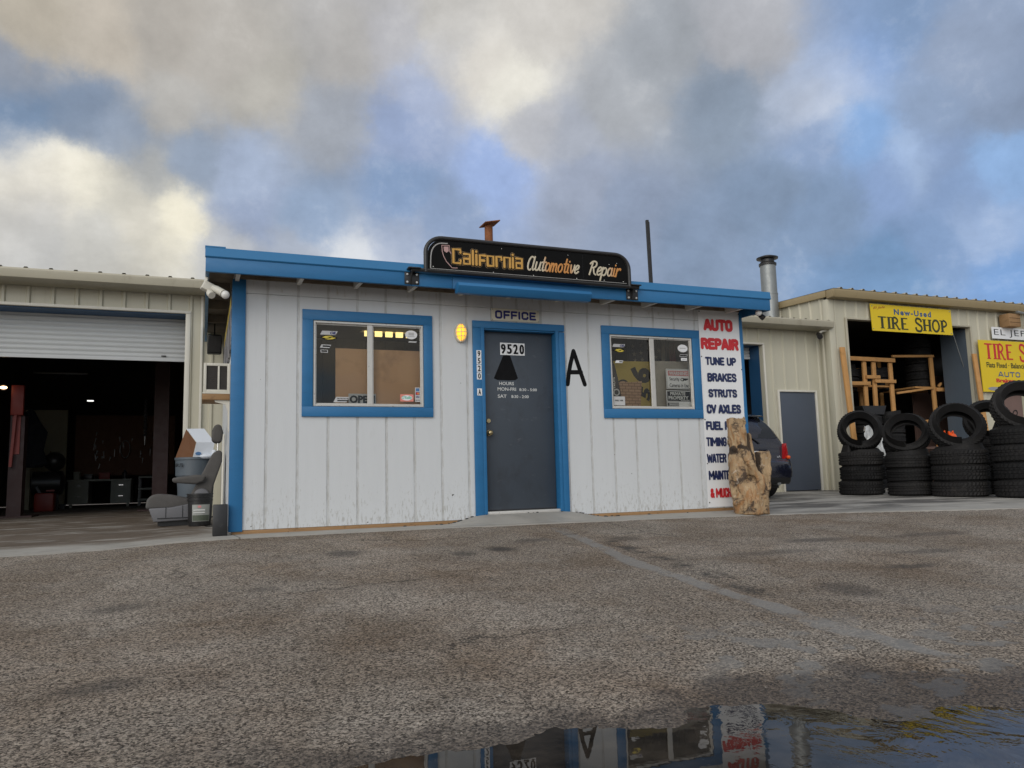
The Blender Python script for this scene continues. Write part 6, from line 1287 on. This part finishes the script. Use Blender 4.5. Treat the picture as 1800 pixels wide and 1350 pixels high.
# ------------------------------------------------------------------ tire shop signs
def serif(word, x0, x1, z0, z1, y, m, parent):
    """slab-serif capitals drawn as boxes and strokes"""
    H = z1-z0; GL = {'T': (1.0, [('v', .5, 0, 1), ('h', .05, .95, 1)], [(.5, 0)]), 'I': (.5, [('v', .25, 0, 1)], [(.25, 0), (.25, 1)]),
        'R': (1.05, [('v', .2, 0, 1), ('a', ell(.30, .74, .42, .26, 90, -90, 8)), ('a', [(.45, .48), (.62, .3), (.80, .02), (.98, .02)])], [(.2, 0), (.12, 1)]), 'E': (.95, [('v', .2, 0, 1), ('h', .1, .8, 1), ('h', .1, .82, 0), ('h', .2, .62, .5)], []),
        'S': (.9, [('a', smoothline([(.74, .74), (.70, .98), (.2, 1.06), (.08, .72), (.45, .52), (.80, .35), (.70, -.06), (.15, -.04), (.08, .28)], 2))], []), 'H': (1.05, [('v', .2, 0, 1), ('v', .82, 0, 1), ('h', .2, .82, .5)], [(.2, 0), (.2, 1), (.82, 0), (.82, 1)]),
        'O': (1.05, [('a', ell(.5, .5, .38, .49, 90, 450, 16))], []), 'P': (.95, [('v', .2, 0, 1), ('a', ell(.30, .73, .42, .27, 90, -90, 8))], [(.2, 0), (.12, 1)]), ' ': (.7, [], [])}
    tot = sum(GL[c][0] for c in word); s_ = (x1-x0)/tot; cxx = x0; t_ = .082*H/.46*1.0
    for c in word:
        w_, st, sf = GL[c]; mb = MB(); k = 0
        f = lambda u, v: (cxx+u*s_, z0+v*H)
        for q in st:
            k += 1; yy = y-.0006*k
            if q[0] == 'v': a = f(q[1], q[2]); b2 = f(q[1], q[3]); mb.box(a[0]-.115*s_*1.1, a[0]+.115*s_*1.1, yy-.002, yy, a[1], b2[1])
            elif q[0] == 'h': a = f(q[1], q[3]); b2 = f(q[2], q[3]); zz = a[1] if q[3] == .5 else a[1]+(.045*H if q[3] == 0 else -.045*H); mb.box(a[0], b2[0], yy-.002, yy, zz-.045*H, zz+.045*H)
            else: mb.tube([(f(*p)[0], yy-.001, f(*p)[1]) for p in q[1]], .088*s_*1.1 if c in 'SO' else .075*s_*1.1, 8, squash=.05)
        for (u, v) in sf:
            k += 1; yy = y-.0006*k; a = f(u, v); zz = a[1]+(.03*H if v == 0 else -.03*H); mb.box(a[0]-.22*s_, a[0]+.22*s_, yy-.002, yy, zz-.03*H, zz+.03*H)
        if mb.v: obj('lettering', mb, m, parent, smooth=0)
        cxx += w_*s_
s = thing('tire_shop_sign', 'yellow sign reading New-Used TIRE SHOP over the open bay', 'sign', (14, 4.0, 3.35))
obj('board', MB().prism([(12.87, 3.325), (15.25, 3.330), (15.245, 3.905), (12.85, 3.910)], 4.0, 4.012), 'yellow_sign', s)
serif('TIRE SHOP', 13.03, 15.13, 3.385, 3.645, 3.998, 'dark_green_ink', s)
text('New-Used', 13.52, 14.62, 3.700, 3.828, 3.998, 'blue_ink', s, bold=.03, space=1.25); text('El Jefe', 12.93, 13.27, 3.795, 3.862, 3.998, 'maroon_ink', s, shear=.35, tilt=.12)
for x, z in ((12.9, 3.86), (15.2, 3.86), (12.9, 3.37), (15.2, 3.37)): obj('screw', MB().sphere((x, 3.998, z), .014, 8, (1, .5, 1)), 'galvanised', s)
s = thing('services_sign', 'yellow sign with red TIRE SHOP and service list, cut by the right photo edge', 'sign', (17.3, 4.0, 2.1))
obj('board', MB().prism([(16.05, 2.075), (18.55, 2.085), (18.55, 3.27), (16.03, 3.262)], 4.0, 4.012), 'yellow_sign', s)
serif('TIRE SHOP', 16.20, 18.45, 2.83, 3.19, 3.998, 'red_ink', s)
text('Flats Fixed · Balancing', 16.23, 17.62, 2.595, 2.755, 3.998, 'dark_green_ink', s, bold=.02); block('AUTO REPAIR', 16.58, 18.45, 2.425, 2.545, 3.997, 'blue_ink', s, .10); text('Brakes', 16.50, 17.10, 2.295, 2.385, 3.998, 'red_ink', s, bold=.04); text('·', 17.30, 17.33, 2.325, 2.35, 3.998, 'black_ink', s, bold=.05); text('Struts', 17.55, 18.1, 2.295, 2.385, 3.998, 'red_ink', s, bold=.04); text('Alternators', 17.13, 18.2, 2.13, 2.215, 3.998, 'red_ink', s, bold=.03); text('·', 16.99, 17.02, 2.15, 2.175, 3.998, 'black_ink', s, bold=.05)
obj('painted_smear', MB().prism(smoothline([(16.20, 2.15), (16.30, 2.19), (16.62, 2.185), (16.92, 2.155), (16.90, 2.115), (16.6, 2.095), (16.28, 2.105), (16.20, 2.15)], 2)[:-1], 3.996, 3.9985), 'smear_grey', s)
s = thing('name_sign', 'white board reading EL JEFE above the red lettered yellow sign', 'sign', (17.2, 4.0, 3.33))
obj('board', MB().box(16.52, 18.1, 4.0, 4.012, 3.315, 3.585), 'sign_white', s); text('EL JEFE', 16.585, 17.84, 3.355, 3.535, 3.998, 'black_ink', s, bold=-.01, space=1.1)
s = thing('wooden_box', 'rusty brown wooden box fixed under the eave at the right', 'box', (17.0, 3.9, 3.57))
obj('body', MB().box(16.85, 17.24, 3.80, 4.04, 3.58, 3.88), 'raw_wood', s, bevel=.008); obj('plank_gap', MB().box(16.86, 17.23, 3.797, 3.7995, 3.67, 3.678).box(16.86, 17.23, 3.797, 3.7995, 3.77, 3.778), 'black_paint', s)
s = thing('eave_lamp', 'grey lamp arm under the eave beside the rusty wooden box', 'lamp', (17.4, 3.9, 3.75)); obj('arm', MB().tube([(17.1, 3.78, 3.92), (17.4, 3.72, 3.86), (17.75, 3.68, 3.80)], .035, 8), 'galvanised', s); obj('lamp_head', MB().tube([(17.40, 3.70, 3.80), (17.62, 3.62, 3.74), (17.85, 3.55, 3.70)], [.05, .09, .10], 14), 'galvanised', s)
